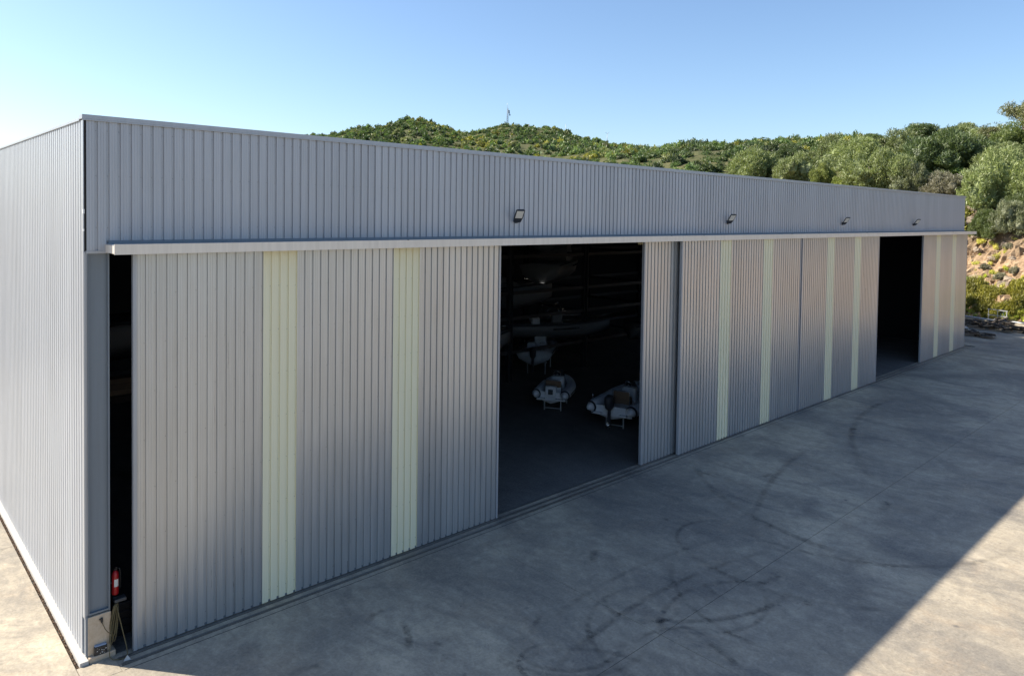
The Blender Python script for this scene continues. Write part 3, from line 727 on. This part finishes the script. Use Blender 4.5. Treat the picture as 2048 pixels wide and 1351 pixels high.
def hfun(x, y):
    x = np.asarray(x, float); y = np.asarray(y, float)
    az = np.degrees(np.arctan2(x-OX, y-OY)); r = np.hypot(x-OX, y-OY)
    ia = np.clip(np.searchsorted(AZN, az)-1, 0, len(AZN)-2); ir = np.clip(np.searchsorted(RN, r)-1, 0, len(RN)-2)
    A = np.array(AZN); Q = np.array(RN)
    ta = smooth((az-A[ia])/(A[ia+1]-A[ia])); tr = np.clip((r-Q[ir])/(Q[ir+1]-Q[ir]), 0, 1)
    t = (TB[ia, ir]*(1-tr)+TB[ia, ir+1]*tr)*(1-ta) + (TB[ia+1, ir]*(1-tr)+TB[ia+1, ir+1]*tr)*ta
    s = np.maximum((x-(82.6+.433*y))*.918, y-37.0)
    bank = 8.3*np.clip(s/11, 0, 1)**.9
    return np.where(s <= 0, -.5, bank + np.clip(t-8.3, 0, None)*smooth(s/16))
azs = np.concatenate([np.arange(-60, 18, 3.0), np.arange(18, 69, .8), np.arange(69, 86, .22), np.arange(86, 140, 2.5)])
rs = np.concatenate([np.arange(40, 80, 4.0), np.arange(80, 118, .38), 118*np.exp(np.linspace(0, math.log(950/118), 75))])
AA, RR = np.meshgrid(np.radians(azs), rs, indexing='ij')
X = OX + RR*np.sin(AA); Y = OY + RR*np.cos(AA); Z = hfun(X, Y)
flat = Z.ravel(); Xf = X.ravel(); Yf = Y.ravel(); Zf = flat.copy(); Dx = np.zeros_like(flat); Dy = np.zeros_like(flat)
for i in range(len(flat)):
    if flat[i] > -.3:
        x, y, z = Xf[i], Yf[i], flat[i]
        amp = min(1, max(0, z)/1.2)
        if RR.flat[i] < 125:
            n1 = mnoise.fractal(Vector((x*.22, y*.22, z*.5)), 1.0, 2.0, 5); n2 = mnoise.cell(Vector((x*.55, y*.55, z*1.1)))
            n3 = mnoise.fractal(Vector((x*1.1, y*1.1, z*1.6)), .9, 2.0, 3)
            Zf[i] += amp*(.75*n1+.12*n2+.3*n3); Dx[i] -= amp*(.7*n1+.18*n2+.4*n3)
        else:
            Zf[i] += 1.2*mnoise.fractal(Vector((x*.03, y*.03, 0)), 1.0, 2.0, 4)
na, nr = AA.shape
idx = np.arange(na*nr).reshape(na, nr)
F = np.stack([idx[:-1, :-1], idx[:-1, 1:], idx[1:, 1:], idx[1:, :-1]], -1).reshape(-1, 4)
keep = ~np.all(flat[F] < -.3, axis=1); F = F[keep]
used = np.unique(F); remap = -np.ones(na*nr, int); remap[used] = np.arange(len(used)); F = remap[F]
V = np.stack([Xf+Dx, Yf+Dy, Zf], -1)[used]
def np_mesh(name, V, F, mat, smooth_=False):
    me = bpy.data.meshes.new(name); me.vertices.add(len(V)); me.vertices.foreach_set('co', np.ascontiguousarray(V, np.float32).ravel())
    k = F.shape[1]; me.loops.add(F.size); me.loops.foreach_set('vertex_index', F.astype(np.int32).ravel())
    me.polygons.add(len(F)); me.polygons.foreach_set('loop_start', np.arange(0, F.size, k, dtype=np.int32))
    me.polygons.foreach_set('loop_total', np.full(len(F), k, np.int32))
    me.polygons.foreach_set('use_smooth', np.full(len(F), smooth_)); me.update(calc_edges=True)
    if mat: me.materials.append(mat)
    return me
tag(put('hillside', np_mesh('hillside', V, F, M['terrain'])), kind='structure')

# ------------------------------------------------------------------ shrubs
ICO_V = None
def ico():
    import bmesh
    bm = bmesh.new(); bmesh.ops.create_icosphere(bm, subdivisions=1, radius=1.0)
    v = np.array([p.co[:] for p in bm.verts]); f = np.array([[q.index for q in p.verts] for p in bm.faces]); bm.free(); return v, f
IV, IF = ico()
def shrub_arrays(nq, ln, wd, lobes, seed, flat_=.75, updir=.5, core=.72):
    """unit shrub (radius about 1, base at z=0): leaf cards spread over the outside of a heap of lobes, dark core inside"""
    g = np.random.default_rng(seed)
    C = [np.array([0, 0, .52])]; S = [.5]
    for i in range(lobes):
        a = i*2.399 + g.uniform(-.4, .4); rr = g.uniform(.25, .74); C.append(np.array([rr*math.cos(a), rr*math.sin(a), g.uniform(.22, .72)*(1.15-rr*.6)])); S.append(g.uniform(.16, .42))
    C = np.array(C); S = np.array(S)
    pr = S**2/np.sum(S**2)
    pts = []; nor = []
    tot = 0
    while tot < nq:
        k = g.choice(len(S), size=nq*2, p=pr); d = g.normal(size=(nq*2, 3)); d /= np.linalg.norm(d, axis=1)[:, None]
        p = C[k] + d*S[k][:, None]*g.uniform(.80, 1.08, nq*2)[:, None]
        ins = np.zeros(len(p), bool)
        for j in range(len(S)): ins |= (np.linalg.norm(p-C[j], axis=1) < S[j]*.78)
        ok = (~ins) & (p[:, 2] > .02)
        pts.append(p[ok]); nor.append(d[ok]); tot += ok.sum()
    p = np.concatenate(pts)[:nq]; d = np.concatenate(nor)[:nq]
    def wob(q, kf, n=7): return sum(np.sin(q @ (g.normal(size=3)*kf) + g.uniform(0, 6.28)) for _ in range(n))/math.sqrt(n/2)
    out = p - np.array([0, 0, .4])
    p = p + out*(np.clip(wob(p, 6.0), -1, 2)*.075 + np.clip(wob(p, 15.0), -1, 2.2)*.055)[:, None]
    hol = wob(p, 7.5) < -.95
    p[hol] -= out[hol]*.30
    ax = d*(1-updir) + np.array([0, 0, updir]) + g.normal(size=p.shape)*.45; ax /= np.linalg.norm(ax, axis=1)[:, None]
    sd = np.cross(ax, g.normal(size=p.shape)); sd /= np.linalg.norm(sd, axis=1)[:, None]
    l = ln*g.uniform(.6, 1.3, nq)[:, None]; w = wd*g.uniform(.6, 1.3, nq)[:, None]
    V = np.stack([p-sd*w*.5-ax*l*.4, p+sd*w*.5-ax*l*.4, p+sd*w*.28+ax*l*.6, p-sd*w*.28+ax*l*.6], 1).reshape(-1, 3)
    F = np.arange(nq*4).reshape(nq, 4)
    tri = np.concatenate([F[:, [0, 1, 2]], F[:, [0, 2, 3]]])
    cv = []; cf = []; b = len(V)
    for j in range(len(S)):
        cv.append(C[j]+IV*S[j]*core); cf.append(IF+b); b += len(IV)
    V = np.concatenate([V]+cv); tri = np.concatenate([tri]+cf)
    V[:, 2] = np.maximum(V[:, 2], -.05)*flat_*1.2
    return V, tri
PROTO = {}
def near_mesh(kind, i, mat, nq=20000, ln=.066, wd=.0185):
    key = (kind, i)
    if key not in PROTO:
        V, T = shrub_arrays(nq, ln, wd, 11+i*2, 100+i*7+len(kind), .72+.08*(i % 3))
        PROTO[key] = np_mesh(kind, V, T, mat)
    return PROTO[key]
def shrub(label, x, y, rad, hgt, kind, i, group='shrubs on the near slope', cat='shrub', name='shrub', sink=.15):
    t = thing(name, label, cat, (x, y, float(hfun(x, y))-sink), random.random()*6.28, group)
    c = put('crown', near_mesh(kind, i, M[kind]), None, t); c.scale = (rad, rad, hgt)
    s = MB()
    for q in range(4):
        a = q*1.6+i; s.tube([(.05*math.cos(a), .05*math.sin(a), -.3), (rad*.2*math.cos(a), rad*.2*math.sin(a), hgt*.3), (rad*.4*math.cos(a), rad*.4*math.sin(a), hgt*.6)], [.09, .06, .03], 6)
    s.build('stem', M['bark'], t)
    return t
M['yellowgreen'] = leaf_mat('yellow_green_leaf', [(0.132, 0.158, 0.034), (0.238, 0.277, 0.066), (0.343, 0.383, 0.113)])
M['greyolive'] = leaf_mat('grey_olive_leaf', [(0.099, 0.111, 0.057), (0.196, 0.214, 0.116), (0.286, 0.303, 0.178)])
SHRUBS = [
    (117.7, 47.8, 5.68, 6.82, 'olive', 0, 'broad olive-green shrub just above the roof line, leftmost of the large ones'),
    (118.2, 45.8, 2.70, 3.24, 'green', 1, 'small bright green shrub in front of the leftmost large olive shrub'),
    (115.1, 38.0, 4.03, 5.25, 'olive', 1, 'rounded olive shrub left of the two light yellow-green ones'),
    (112.7, 33.1, 1.95, 3.25, 'yellowgreen', 2, 'small light yellow-green shrub touching the roof line'),
    (109.4, 28.0, 2.39, 2.62, 'yellowgreen', 0, 'low pale yellow-green shrub touching the roof line, right one of two'),
    (132.8, 40.7, 4.25, 4.91, 'olive', 2, 'olive shrub up the slope behind the two yellow-green ones'),
    (126.0, 32.4, 5.22, 5.56, 'olive', 3, 'tall olive shrub with a dark hollow on its lower right side'),
    (108.2, 22.2, 4.78, 5.73, 'olive', 1, 'wide grey-green shrub in the middle of the near slope above the roof'),
    (107.1, 17.8, 3.89, 4.39, 'greyolive', 0, 'greyish shrub above the roof, between the wide shrub and the dry twiggy one'),
    (104.8, 13.3, 3.03, 3.37, 'greyleaf', 1, 'dry grey twiggy shrub just above the right end of the roof'),
    (130.2, 27.5, 5.19, 4.84, 'olive', 2, 'olive shrub below the dark tree on the ridge'),
    (122.3, 17.8, 5.84, 6.23, 'darkleaf', 1, 'large dark shrub above the bleached dead branches'),
    (147.2, 19.5, 5.42, 4.15, 'olive', 0, 'grey-green shrub near the ridge left of the gum tree'),
    (139.1, 12.4, 4.56, 3.65, 'green', 2, 'green shrub on the ridge under the gum tree'),
    (120.3, 9.5, 4.36, 4.22, 'olive', 3, 'rounded light olive shrub at the right edge, below the ridge'),
    (101.8, 6.0, 4.68, 5.74, 'olive', 2, 'biggest olive shrub at the right edge above the rock bank'),
    (95.5, 5.6, 2.22, 3.44, 'green', 0, 'bright green bush hanging over the top of the rock bank'),
    (95.1, 2.9, 2.60, 3.58, 'greyolive', 1, 'grey-green bush right of the bright green one on the bank top'),
    (98.0, 2.4, 2.06, 3.29, 'green', 3, 'dark green leafy bush cut by the right picture edge'),
    (105.3, 10.6, 1.99, 2.65, 'olive', 0, 'small olive shrub beside the end corner of the roof'),
    (156.4, 24.8, 5.35, 4.87, 'olive', 1, 'olive shrub on the upper slope right of the dark ridge tree'),
    (157.9, 42.6, 4.28, 3.64, 'darkleaf', 0, 'dark low shrub on the skyline left of the dark ridge tree'),
    (139.5, 51.9, 4.64, 3.71, 'darkleaf', 2, 'dark green shrub behind the leftmost olive shrubs'),
]
for (x, y, rad, h, k, i, lab) in SHRUBS:
    shrub(lab, x, y, rad*1.12, h*1.12, k, i)

for (x, y, rad, h, lab) in ((70.4, 8.2, 3.4, 11.5, 'unseen tall dark shrub added for its shade, close behind the end wall of the warehouse'), (73.8, 11.5, 3.8, 12.5, 'unseen tall dark shrub added for its shade, between the end wall and the bank'), (77.2, 13.6, 3.8, 12.5, 'unseen tall dark shrub added for its shade, at the bank foot behind the warehouse end')):  # hidden behind the building, added only to cast shade on bank foot and wall
    shrub(lab, x, y, rad, h, 'darkleaf', 1, group='unseen shrubs added to shade the bank foot', sink=-.4)

def limb_tree(name, label, x, y, H, crown, mat, seed, clump=.55, nclump=60, leaves=60, ln=.28, wd=.09, spread=.38, lean=0.0, group=None, low=.35):
    """trunk that forks into limbs, leaf clumps at the twig ends, gaps between them"""
    g = random.Random(seed); t = thing(name, label, 'tree', (x, y, float(hfun(x, y))-.3), 0, group)
    tr = MB(); tips = []
    def grow(p, d, L, r, depth):
        q = p + d*L; m = p + d*L*.5 + Vector((g.uniform(-1,1), g.uniform(-1,1), 0))*L*.06
        tr.tube([p, m, q], [r, r*.82, r*.66], 7)
        if depth == 0 or r < .03: tips.append(q); return
        for k in range(g.choice((2, 3, 3))):
            dd = (d + Vector((g.uniform(-1,1), g.uniform(-1,1), g.uniform(-.25,.5)))*spread*1.9).normalized()
            grow(q, dd, L*g.uniform(.6, .82), r*.6, depth-1)
        if depth <= 2: tips.append(m + Vector((g.uniform(-.3,.3), g.uniform(-.3,.3), .1)))
    grow(Vector((0, 0, 0)), Vector((lean, 0, 1)).normalized(), H*low, H*.025, 4)
    tr.build('trunk', M['bark'], t)
    gg = np.random.default_rng(seed); tips = np.array([p[:] for p in tips]); sel = tips[gg.choice(len(tips), min(nclump, len(tips)), replace=False)]
    k = np.repeat(np.arange(len(sel)), leaves); cs = clump*crown*gg.uniform(.6, 1.3, len(sel))
    d = gg.normal(size=(len(k), 3)); d /= np.linalg.norm(d, axis=1)[:, None]
    p = sel[k] + d*(cs[k]*gg.uniform(.3, 1, len(k))**.5)[:, None]*np.array([1, 1, .75])
    ax = d*.5 + gg.normal(size=p.shape)*.6 + np.array([0, 0, -.1]); ax /= np.linalg.norm(ax, axis=1)[:, None]
    sd = np.cross(ax, gg.normal(size=p.shape)); sd /= np.linalg.norm(sd, axis=1)[:, None]
    V = np.stack([p-sd*wd*.5, p+sd*wd*.5, p+sd*wd*.25+ax*ln, p-sd*wd*.25+ax*ln], 1).reshape(-1, 3)
    put('crown', np_mesh('crown', V, np.arange(len(V)).reshape(-1, 4), M[mat]), None, t)
    return t
limb_tree('gum_tree', 'tall airy gum tree on the ridge at the right picture edge', 139.5, 11.6, 12.5, 1.5, 'gum', 5, .8, 220, 90, .34, .11, .44, low=.25)
limb_tree('ridge_tree', 'dark spreading tree standing out on the ridge', 156.0, 31.6, 6.6, 1.6, 'darkleaf', 11, .85, 130, 110, .32, .12, .5, low=.3)
limb_tree('small_tree', 'small pale tree right beside the gum tree foot', 141, 17.3, 4.6, 1.3, 'gum', 8, .6, 60, 80, .3, .1, .4)
dd = thing('dead_branches', 'bleached bare dead branches below the large dark shrub', 'branches', (114.3, 12.4, float(hfun(114.3, 12.4))))
for i in range(9):
    a = random.uniform(0, 6.28); l = random.uniform(1.6, 3.4); e = random.uniform(.15, .9)
    p0 = Vector((random.uniform(-.8, .8), random.uniform(-1.2, 1.2), 0)); d = Vector((math.cos(a)*math.cos(e)-.5, math.sin(a)*math.cos(e), math.sin(e)+.3)).normalized()
    m1 = p0+d*l*.5+Vector((0, 0, random.uniform(-.1, .25))); br = MB().tube([p0, m1, p0+d*l], [.07, .05, .015], 6)
    for k in range(3):
        q = p0 + d*l*random.uniform(.4, .9); br.tube([q, q+(d+Vector((random.uniform(-1,1), random.uniform(-1,1), random.uniform(-.2,.8)))).normalized()*l*.3], [.03, .008], 5)
    br.build('branch', M['dead'], dd)

HERBS = [(88.1,5.3,.95,1.45),(88.3,4.4,.83,1.11),(86.7,2.8,.91,1.18),(86.2,1.6,.79,1.16),(86.7,.6,1.05,1.37),(86.0,4.3,.98,1.3),(85.1,2.9,.9,1.17),(84.6,1.6,.78,1.05),(84.1,.4,.87,1.23),(84.6,-.4,.87,1.23),
         (89.5,2.8,.66,.66),(91.3,4.7,.46,.57),(90.0,1.6,.55,.66),(93.3,2.9,.51,.68),(87.3,3.6,.8,1.0),(85.6,.1,.9,1.2),(87.2,-.6,.9,1.2),(86.9,5.2,.8,1.1),(83.9,2.2,.6,.8),(85.4,3.7,.7,.9)]
for j, (x, y, rad, h) in enumerate(HERBS):
    t = thing('herb_clump', 'yellow-green herb clump growing at the foot of the rock bank' if j not in (10, 11, 12, 13) else 'small dry tuft growing on the orange rock face', 'plant', (x, y, float(hfun(x, y))-.1), random.random()*6, 'herb clumps at the bank foot' if j not in (10, 11, 12, 13) else 'tufts on the rock face')
    key = ('herb', j % 3, 'yellow' if j not in (10, 11, 12, 13) else 'greyleaf')
    if key not in PROTO:
        Vv, T = shrub_arrays(1400, .26, .07, 8, 300+j, .8, .65); PROTO[key] = np_mesh('herb', Vv, T, M[key[2]])
    c = put('leaves', PROTO[key], None, t); c.scale = (rad*1.35, rad*1.35, h*1.2)
ag = thing('agave', 'blue-grey spiky plant at the foot of the bank', 'plant', (83.6, 1.0, float(hfun(83.6, 1.0))))
for i in range(18):
    a = i*2.4; e = .35+.9*(i/18); l = .95
    d = Vector((math.cos(a)*math.cos(e), math.sin(a)*math.cos(e), math.sin(e))); s = Vector((-math.sin(a), math.cos(a), 0))
    lf = MB(); lf.add([s*-.05, s*.05, d*l*.5+s*.06, d*l, d*l*.5-s*.06, d*l*.5+Vector((0, 0, -.03))], [(0, 1, 2, 5), (0, 5, 4), (5, 2, 3), (4, 5, 3), (4, 3, 2, 1, 0)]); lf.build('leaf', simple('agave_leaf', (.12, .17, .13), .5) if i == 0 else bpy.data.materials['agave_leaf'], ag)

def boulder(label, x, y, s, seed, zs=.8, group='pale rocks on the bank'):
    g = np.random.default_rng(seed); import bmesh
    bm = bmesh.new(); bmesh.ops.create_icosphere(bm, subdivisions=3, radius=s)
    for v in bm.verts:
        n = mnoise.cell(v.co*1.6/s+Vector((seed, 0, 0)))*.28 + mnoise.fractal(v.co*1.2/s+Vector((seed*3, 0, 0)), 1, 2, 4)*.3
        v.co = v.co*(1+n); v.co.z *= zs
    me = bpy.data.meshes.new('boulder'); bm.to_mesh(me); bm.free()
    tag(put('boulder', me, M['rock'], None, (x, y, float(hfun(x, y))+s*.15), g.uniform(0, 6)), label, 'rock', group)
for j, (x, y, s, lab) in enumerate(((100.3, 8.1, .95, 'tall pale boulder among bushes just right of the roof corner'), (97.8, 7.9, .7, 'pale rock below the tall boulder by the warehouse end'), (94.9, 4.7, .45, 'pale rock on the bank crest under the bright green bush'),
        (93.9, 3.5, .38, 'small pale rock on the bank crest'), (94.0, 6.2, .42, 'rock at the bank crest beside the warehouse end'), (91.8, 2.2, .4, 'rock sticking out of the middle of the rock face'),
        (88.2, 2.2, .6, 'upright pale rock in the lower rock face'), (88.9, 1.9, .55, 'rock just above the upright pale rock'), (90.2, 5.5, .5, 'rock on the face close to the warehouse end'), (92.4, 4.2, .5, 'rock in the middle of the face below the crest'), (95.9, 6.9, .5, 'rock half buried below the bushes'))):
    boulder(lab, x, y, s, j+3, .75 if j else 1.2)
gr = MB()
for i in range(500):
    x = random.uniform(83.5, 98); y = random.uniform(-3, 9); s = random.uniform(.04, .15)*random.uniform(.4, 1)
    z = float(hfun(x, y))
    if z < .2: continue
    Mx = Matrix.Translation((x-.2, y, z+s*.4)) @ Matrix.Rotation(random.random()*6, 4, 'Z') @ Matrix.Rotation(random.random()*2, 4, 'X')
    gr.cbox(-s, s, -s*.8, s*.8, -s*.6, s*.6, s*.35, Mx)
tag(gr.build('scree', M['rock']), 'loose stones scattered over the orange rock bank', 'stones', kind='stuff')

# ---- scrub that covers the hills: one mass
def scatter():
    g = np.random.default_rng(21)
    LOD = [[shrub_arrays(520, .22, .08, 7, 900+i, .8) for i in range(4)], [shrub_arrays(260, .27, .11, 6, 930+i, .8) for i in range(5)], [shrub_arrays(80, .42, .21, 3, 960+i, .85) for i in range(6)]]
    VV = [[], []]; TT = [[], []]; CC = [[], []]; off = [0, 0]
    def add(m, x, y, z, s, h, lod, tint):
        V, T = LOD[lod][g.integers(len(LOD[lod]))]; a = g.uniform(0, 6.28); c, sn = math.cos(a), math.sin(a)
        P = np.stack([(V[:, 0]*c-V[:, 1]*sn)*s+x, (V[:, 0]*sn+V[:, 1]*c)*s+y, V[:, 2]*h+z-.2], -1)
        VV[m].append(P); TT[m].append(T+off[m]); off[m] += len(P); CC[m].append(np.tile(np.array([*tint, 1.0]), (len(P), 1)))
    def many(n, a0, a1, r0, r1, smin, smax, lod, m, keepfn=None):
        az = np.radians(g.uniform(a0, a1, n)); r = np.sqrt(g.uniform(r0*r0, r1*r1, n))
        x = OX+r*np.sin(az); y = OY+r*np.cos(az); z = hfun(x, y)
        for i in range(n):
            if z[i] < 6: continue
            dn = mnoise.noise(Vector((x[i]*.025, y[i]*.025, 3)))
            if dn < -.42 and g.random() < .12: continue
            s = smin + (smax-smin)*g.random()**2.2
            hue = mnoise.noise(Vector((x[i]*.018, y[i]*.018, 9))) + g.normal()*.35
            b = g.uniform(.45, 1.15)
            if hue > .52: t = (1.9*b, 1.5*b, .7*b)
            elif hue > .1: t = (.95*b, 1.1*b, .85*b)
            elif hue > -.35: t = (.72*b, .9*b, .75*b)
            else: t = (.5*b, .58*b, .5*b)
            if g.random() < .12: t = (1.25*b, 1.12*b, 1.2*b)
            add(m, x[i], y[i], z[i], s, s*g.uniform(.75, 1.25), lod, t)
    many(330, 55, 105, 104, 175, 1.0, 2.8, 0, 0)
    many(2900, 47, 105, 135, 285, .7, 2.5, 1, 0)
    many(5600, 22, 66, 245, 445, .6, 2.4, 2, 1)
    many(420, 22, 66, 410, 450, 1.0, 2.7, 2, 1)
    many(110, 47, 74, 245, 275, 1.4, 3.6, 1, 0)
    for m, (nm, lab) in enumerate((('scrub', 'mass of green scrub covering the nearer slope and middle ridge'), ('far_scrub', 'mass of dark green scrub covering the far twin-topped hill'))):
        me = np_mesh(nm, np.concatenate(VV[m]), np.concatenate(TT[m]), M['scrub'])
        at = me.attributes.new('tint', 'FLOAT_COLOR', 'POINT'); at.data.foreach_set('color', np.concatenate(CC[m]).astype(np.float32).ravel())
        tag(put(nm, me), lab, 'scrub', kind='stuff')
scatter()

def bank_grass():
    g = np.random.default_rng(77); pr = [shrub_arrays(170, .5, .07, 4, 700+i, .8, .85) for i in range(4)]
    VV = []; TT = []; CC = []; off = 0
    for i in range(640):
        s_ = abs(g.normal())*2.6 + .3; y = g.uniform(-6, 9); x = 82.6+.433*y + s_
        if i % 5 == 0: x = 82.6+.433*y + g.uniform(2, 12)
        V, T = pr[g.integers(4)]; s = g.uniform(.22, .62); h = s*g.uniform(.7, 1.3); a = g.uniform(0, 6.28); c, sn = math.cos(a), math.sin(a)
        P = np.stack([(V[:, 0]*c-V[:, 1]*sn)*s+x, (V[:, 0]*sn+V[:, 1]*c)*s+y, V[:, 2]*h+float(hfun(x, y))-.05], -1)
        b = g.uniform(.7, 1.2); t = [(2.6*b, 2.1*b, 1.1*b), (2.2*b, 2.0*b, .6*b), (1.3*b, 1.3*b, .7*b), (3.0*b, 2.3*b, 1.5*b)][g.integers(4) if i % 5 else 3]
        VV.append(P); TT.append(T+off); off += len(P); CC.append(np.tile(np.array([*t, 1.0]), (len(P), 1)))
    me = np_mesh('dry_grass', np.concatenate(VV), np.concatenate(TT), M['scrub'])
    at = me.attributes.new('tint', 'FLOAT_COLOR', 'POINT'); at.data.foreach_set('color', np.concatenate(CC).astype(np.float32).ravel())
    tag(put('dry_grass', me), 'dry yellow grass tufts over the foot of the rock bank', 'grass', kind='stuff')
bank_grass()
# ---- masts on the hill
def ground_at(az, r): x = OX+r*math.sin(R(az)); y = OY+r*math.cos(R(az)); return x, y, float(hfun(x, y))
x, y, z = ground_at(42.40, 418)
ms = thing('antenna_mast', 'lattice antenna mast with dishes on the far hilltop', 'mast', (x, y, z+.6)); ms.scale = (1.05, 1.05, 1.2)
m_ = MB()
for a in (0, 120, 240): m_.tube([(.5*math.cos(R(a)), .5*math.sin(R(a)), 0), (.35*math.cos(R(a)), .35*math.sin(R(a)), 8.2)], .09, 5)
for k in range(9):
    for a in (0, 120, 240):
        r0 = .5-.018*k; m_.tube([(r0*math.cos(R(a)), r0*math.sin(R(a)), k*.9), (r0*math.cos(R(a+120)), r0*math.sin(R(a+120)), k*.9+.9)], .04, 4)
m_.build('lattice', M['steel'], ms); MB().tube([(-.3, 0, 8.2), (-.3, 0, 10.8)], .06, 5).tube([(.35, .1, 8.2), (.35, .1, 9.6)], .05, 5).build('whip', M['galv'], ms)
for (dx, dz) in ((.55, 7.0), (.9, 5.2), (.6, 6.2)):
    MB().lathe([(.0, -.05), (.42, .0), (.5, .14), (.46, .16), (0, .05)], 14, Matrix.Translation((dx, -.75*dx, dz)) @ Matrix.Rotation(R(90), 4, 'X')).build('dish', M['steel'], ms)
for az, hgt, lab, arm in ((47.0, 6.2, 'thin pole on the far slope right of the antenna mast', 0), (44.1, 3.6, 'short pole close to the antenna mast on the far hill', 0), (50.25, 6.6, 'power pole with a forked top on the skyline right of the far hill', 1)):
    x, y, z = ground_at(az, 410)
    t = thing('power_pole', lab, 'pole', (x, y, z-.5)); MB().tube([(0, 0, 0), (0, 0, hgt)], [.16, .10], 6).build('shaft', M['galv'], t)
    if arm:
        for s in (-1, 1): MB().tube([(0, 0, hgt-.1), (s*1.0, -s*.9, hgt+1.0)], .07, 5).build('arm', M['galv'], t)

# ---- scrap at the right end of the yard
kw = MB(); ang = math.atan2(1, .433)
Mx = Matrix.Translation((81.9, 0, 0)) @ Matrix.Rotation(ang-math.pi/2, 4, 'Z')
kw.box(-.2, .15, -18, 14, -.1, .55, Mx); tag(kw.build('low_wall', M['concrete'], bevel=.02), 'low grey concrete wall at the foot of the bank', 'wall')
fr = thing('railing', 'rusty grey metal rail frame standing on the low wall', 'railing', (81.5, 1.1, .55), ang-math.pi/2)
for y in (-.95, 0, .95): MB().box(-.03, .03, y-.035, y+.035, 0, 1.15).build('post', M['galv'], fr)
for z in (.5, 1.08): MB().box(-.04, -.0305, -1.05, 1.05, z, z+.09).build('rail', M['galv'], fr)
def pile(name, label, cx, cy, rx, ry, n, hmax, lmin, lmax, mats, seed, rot=None):
    g = random.Random(seed); t = thing(name, label, 'timber', (cx, cy, 0))
    for i in range(n):
        u, v = g.uniform(-1, 1), g.uniform(-1, 1); l = g.uniform(lmin, lmax); w = g.choice((.06, .09, .12, .16)); h = g.choice((.025, .04, .06))
        z = .04 + hmax*max(0, 1-.6*abs(u)-.4*abs(v))*g.random()
        a = (rot if rot is not None else ang) + g.gauss(0, .55)
        Mx = Matrix.Rotation(a, 4, 'Z') @ Matrix.Rotation(g.gauss(0, .16), 4, 'Y') @ Matrix.Rotation(g.gauss(0, .25), 4, 'X')
        o = MB().box(-l/2, l/2, -w, w, -h, h, Mx).build('plank', M[g.choice(mats)], t)
        o.location = (u*rx, v*ry, z+.1)
    return t
pile('timber_pile', 'long heap of dark scrap timber along the low wall', 79.2, .2, 1.8, 5.4, 95, 1.0, .7, 2.6, ('wood2', 'wood2', 'wood'), 4)
pile('plank_heap', 'small low heap of brown planks beside the warehouse end', 72.6, .6, .8, 1.1, 22, .35, .6, 1.9, ('wood', 'wood', 'wood2'), 9)
sl = tag(MB().box(-.75, .75, -.5, .5, 0, .06).build('metal_sheet', M['galv'], None, (74.6, 2.4, .42), .4), 'pale metal sheet lying between the plank heap and the timber pile', 'sheet')
tag(MB().box(-.6, .6, -.4, .4, 0, .42).build('pallet_block', M['wood2'], None, (74.6, 2.4, 0), .45), 'dark wooden block under the pale metal sheet', 'block')
for i, (x, y, lab) in enumerate(((79.9, 2.9, 'long pale pipe lying across the timber near the warehouse end'), (79.0, -1.2, 'long pale pipe lying on the timber pile further right'))):
    p = MB().tube([(-2.2, 0, 0), (2.2, .1, .1)], .07, 10); tag(p.build('pipe', M['galv'], None, (x, y, .85), ang+.1), lab, 'pipe')
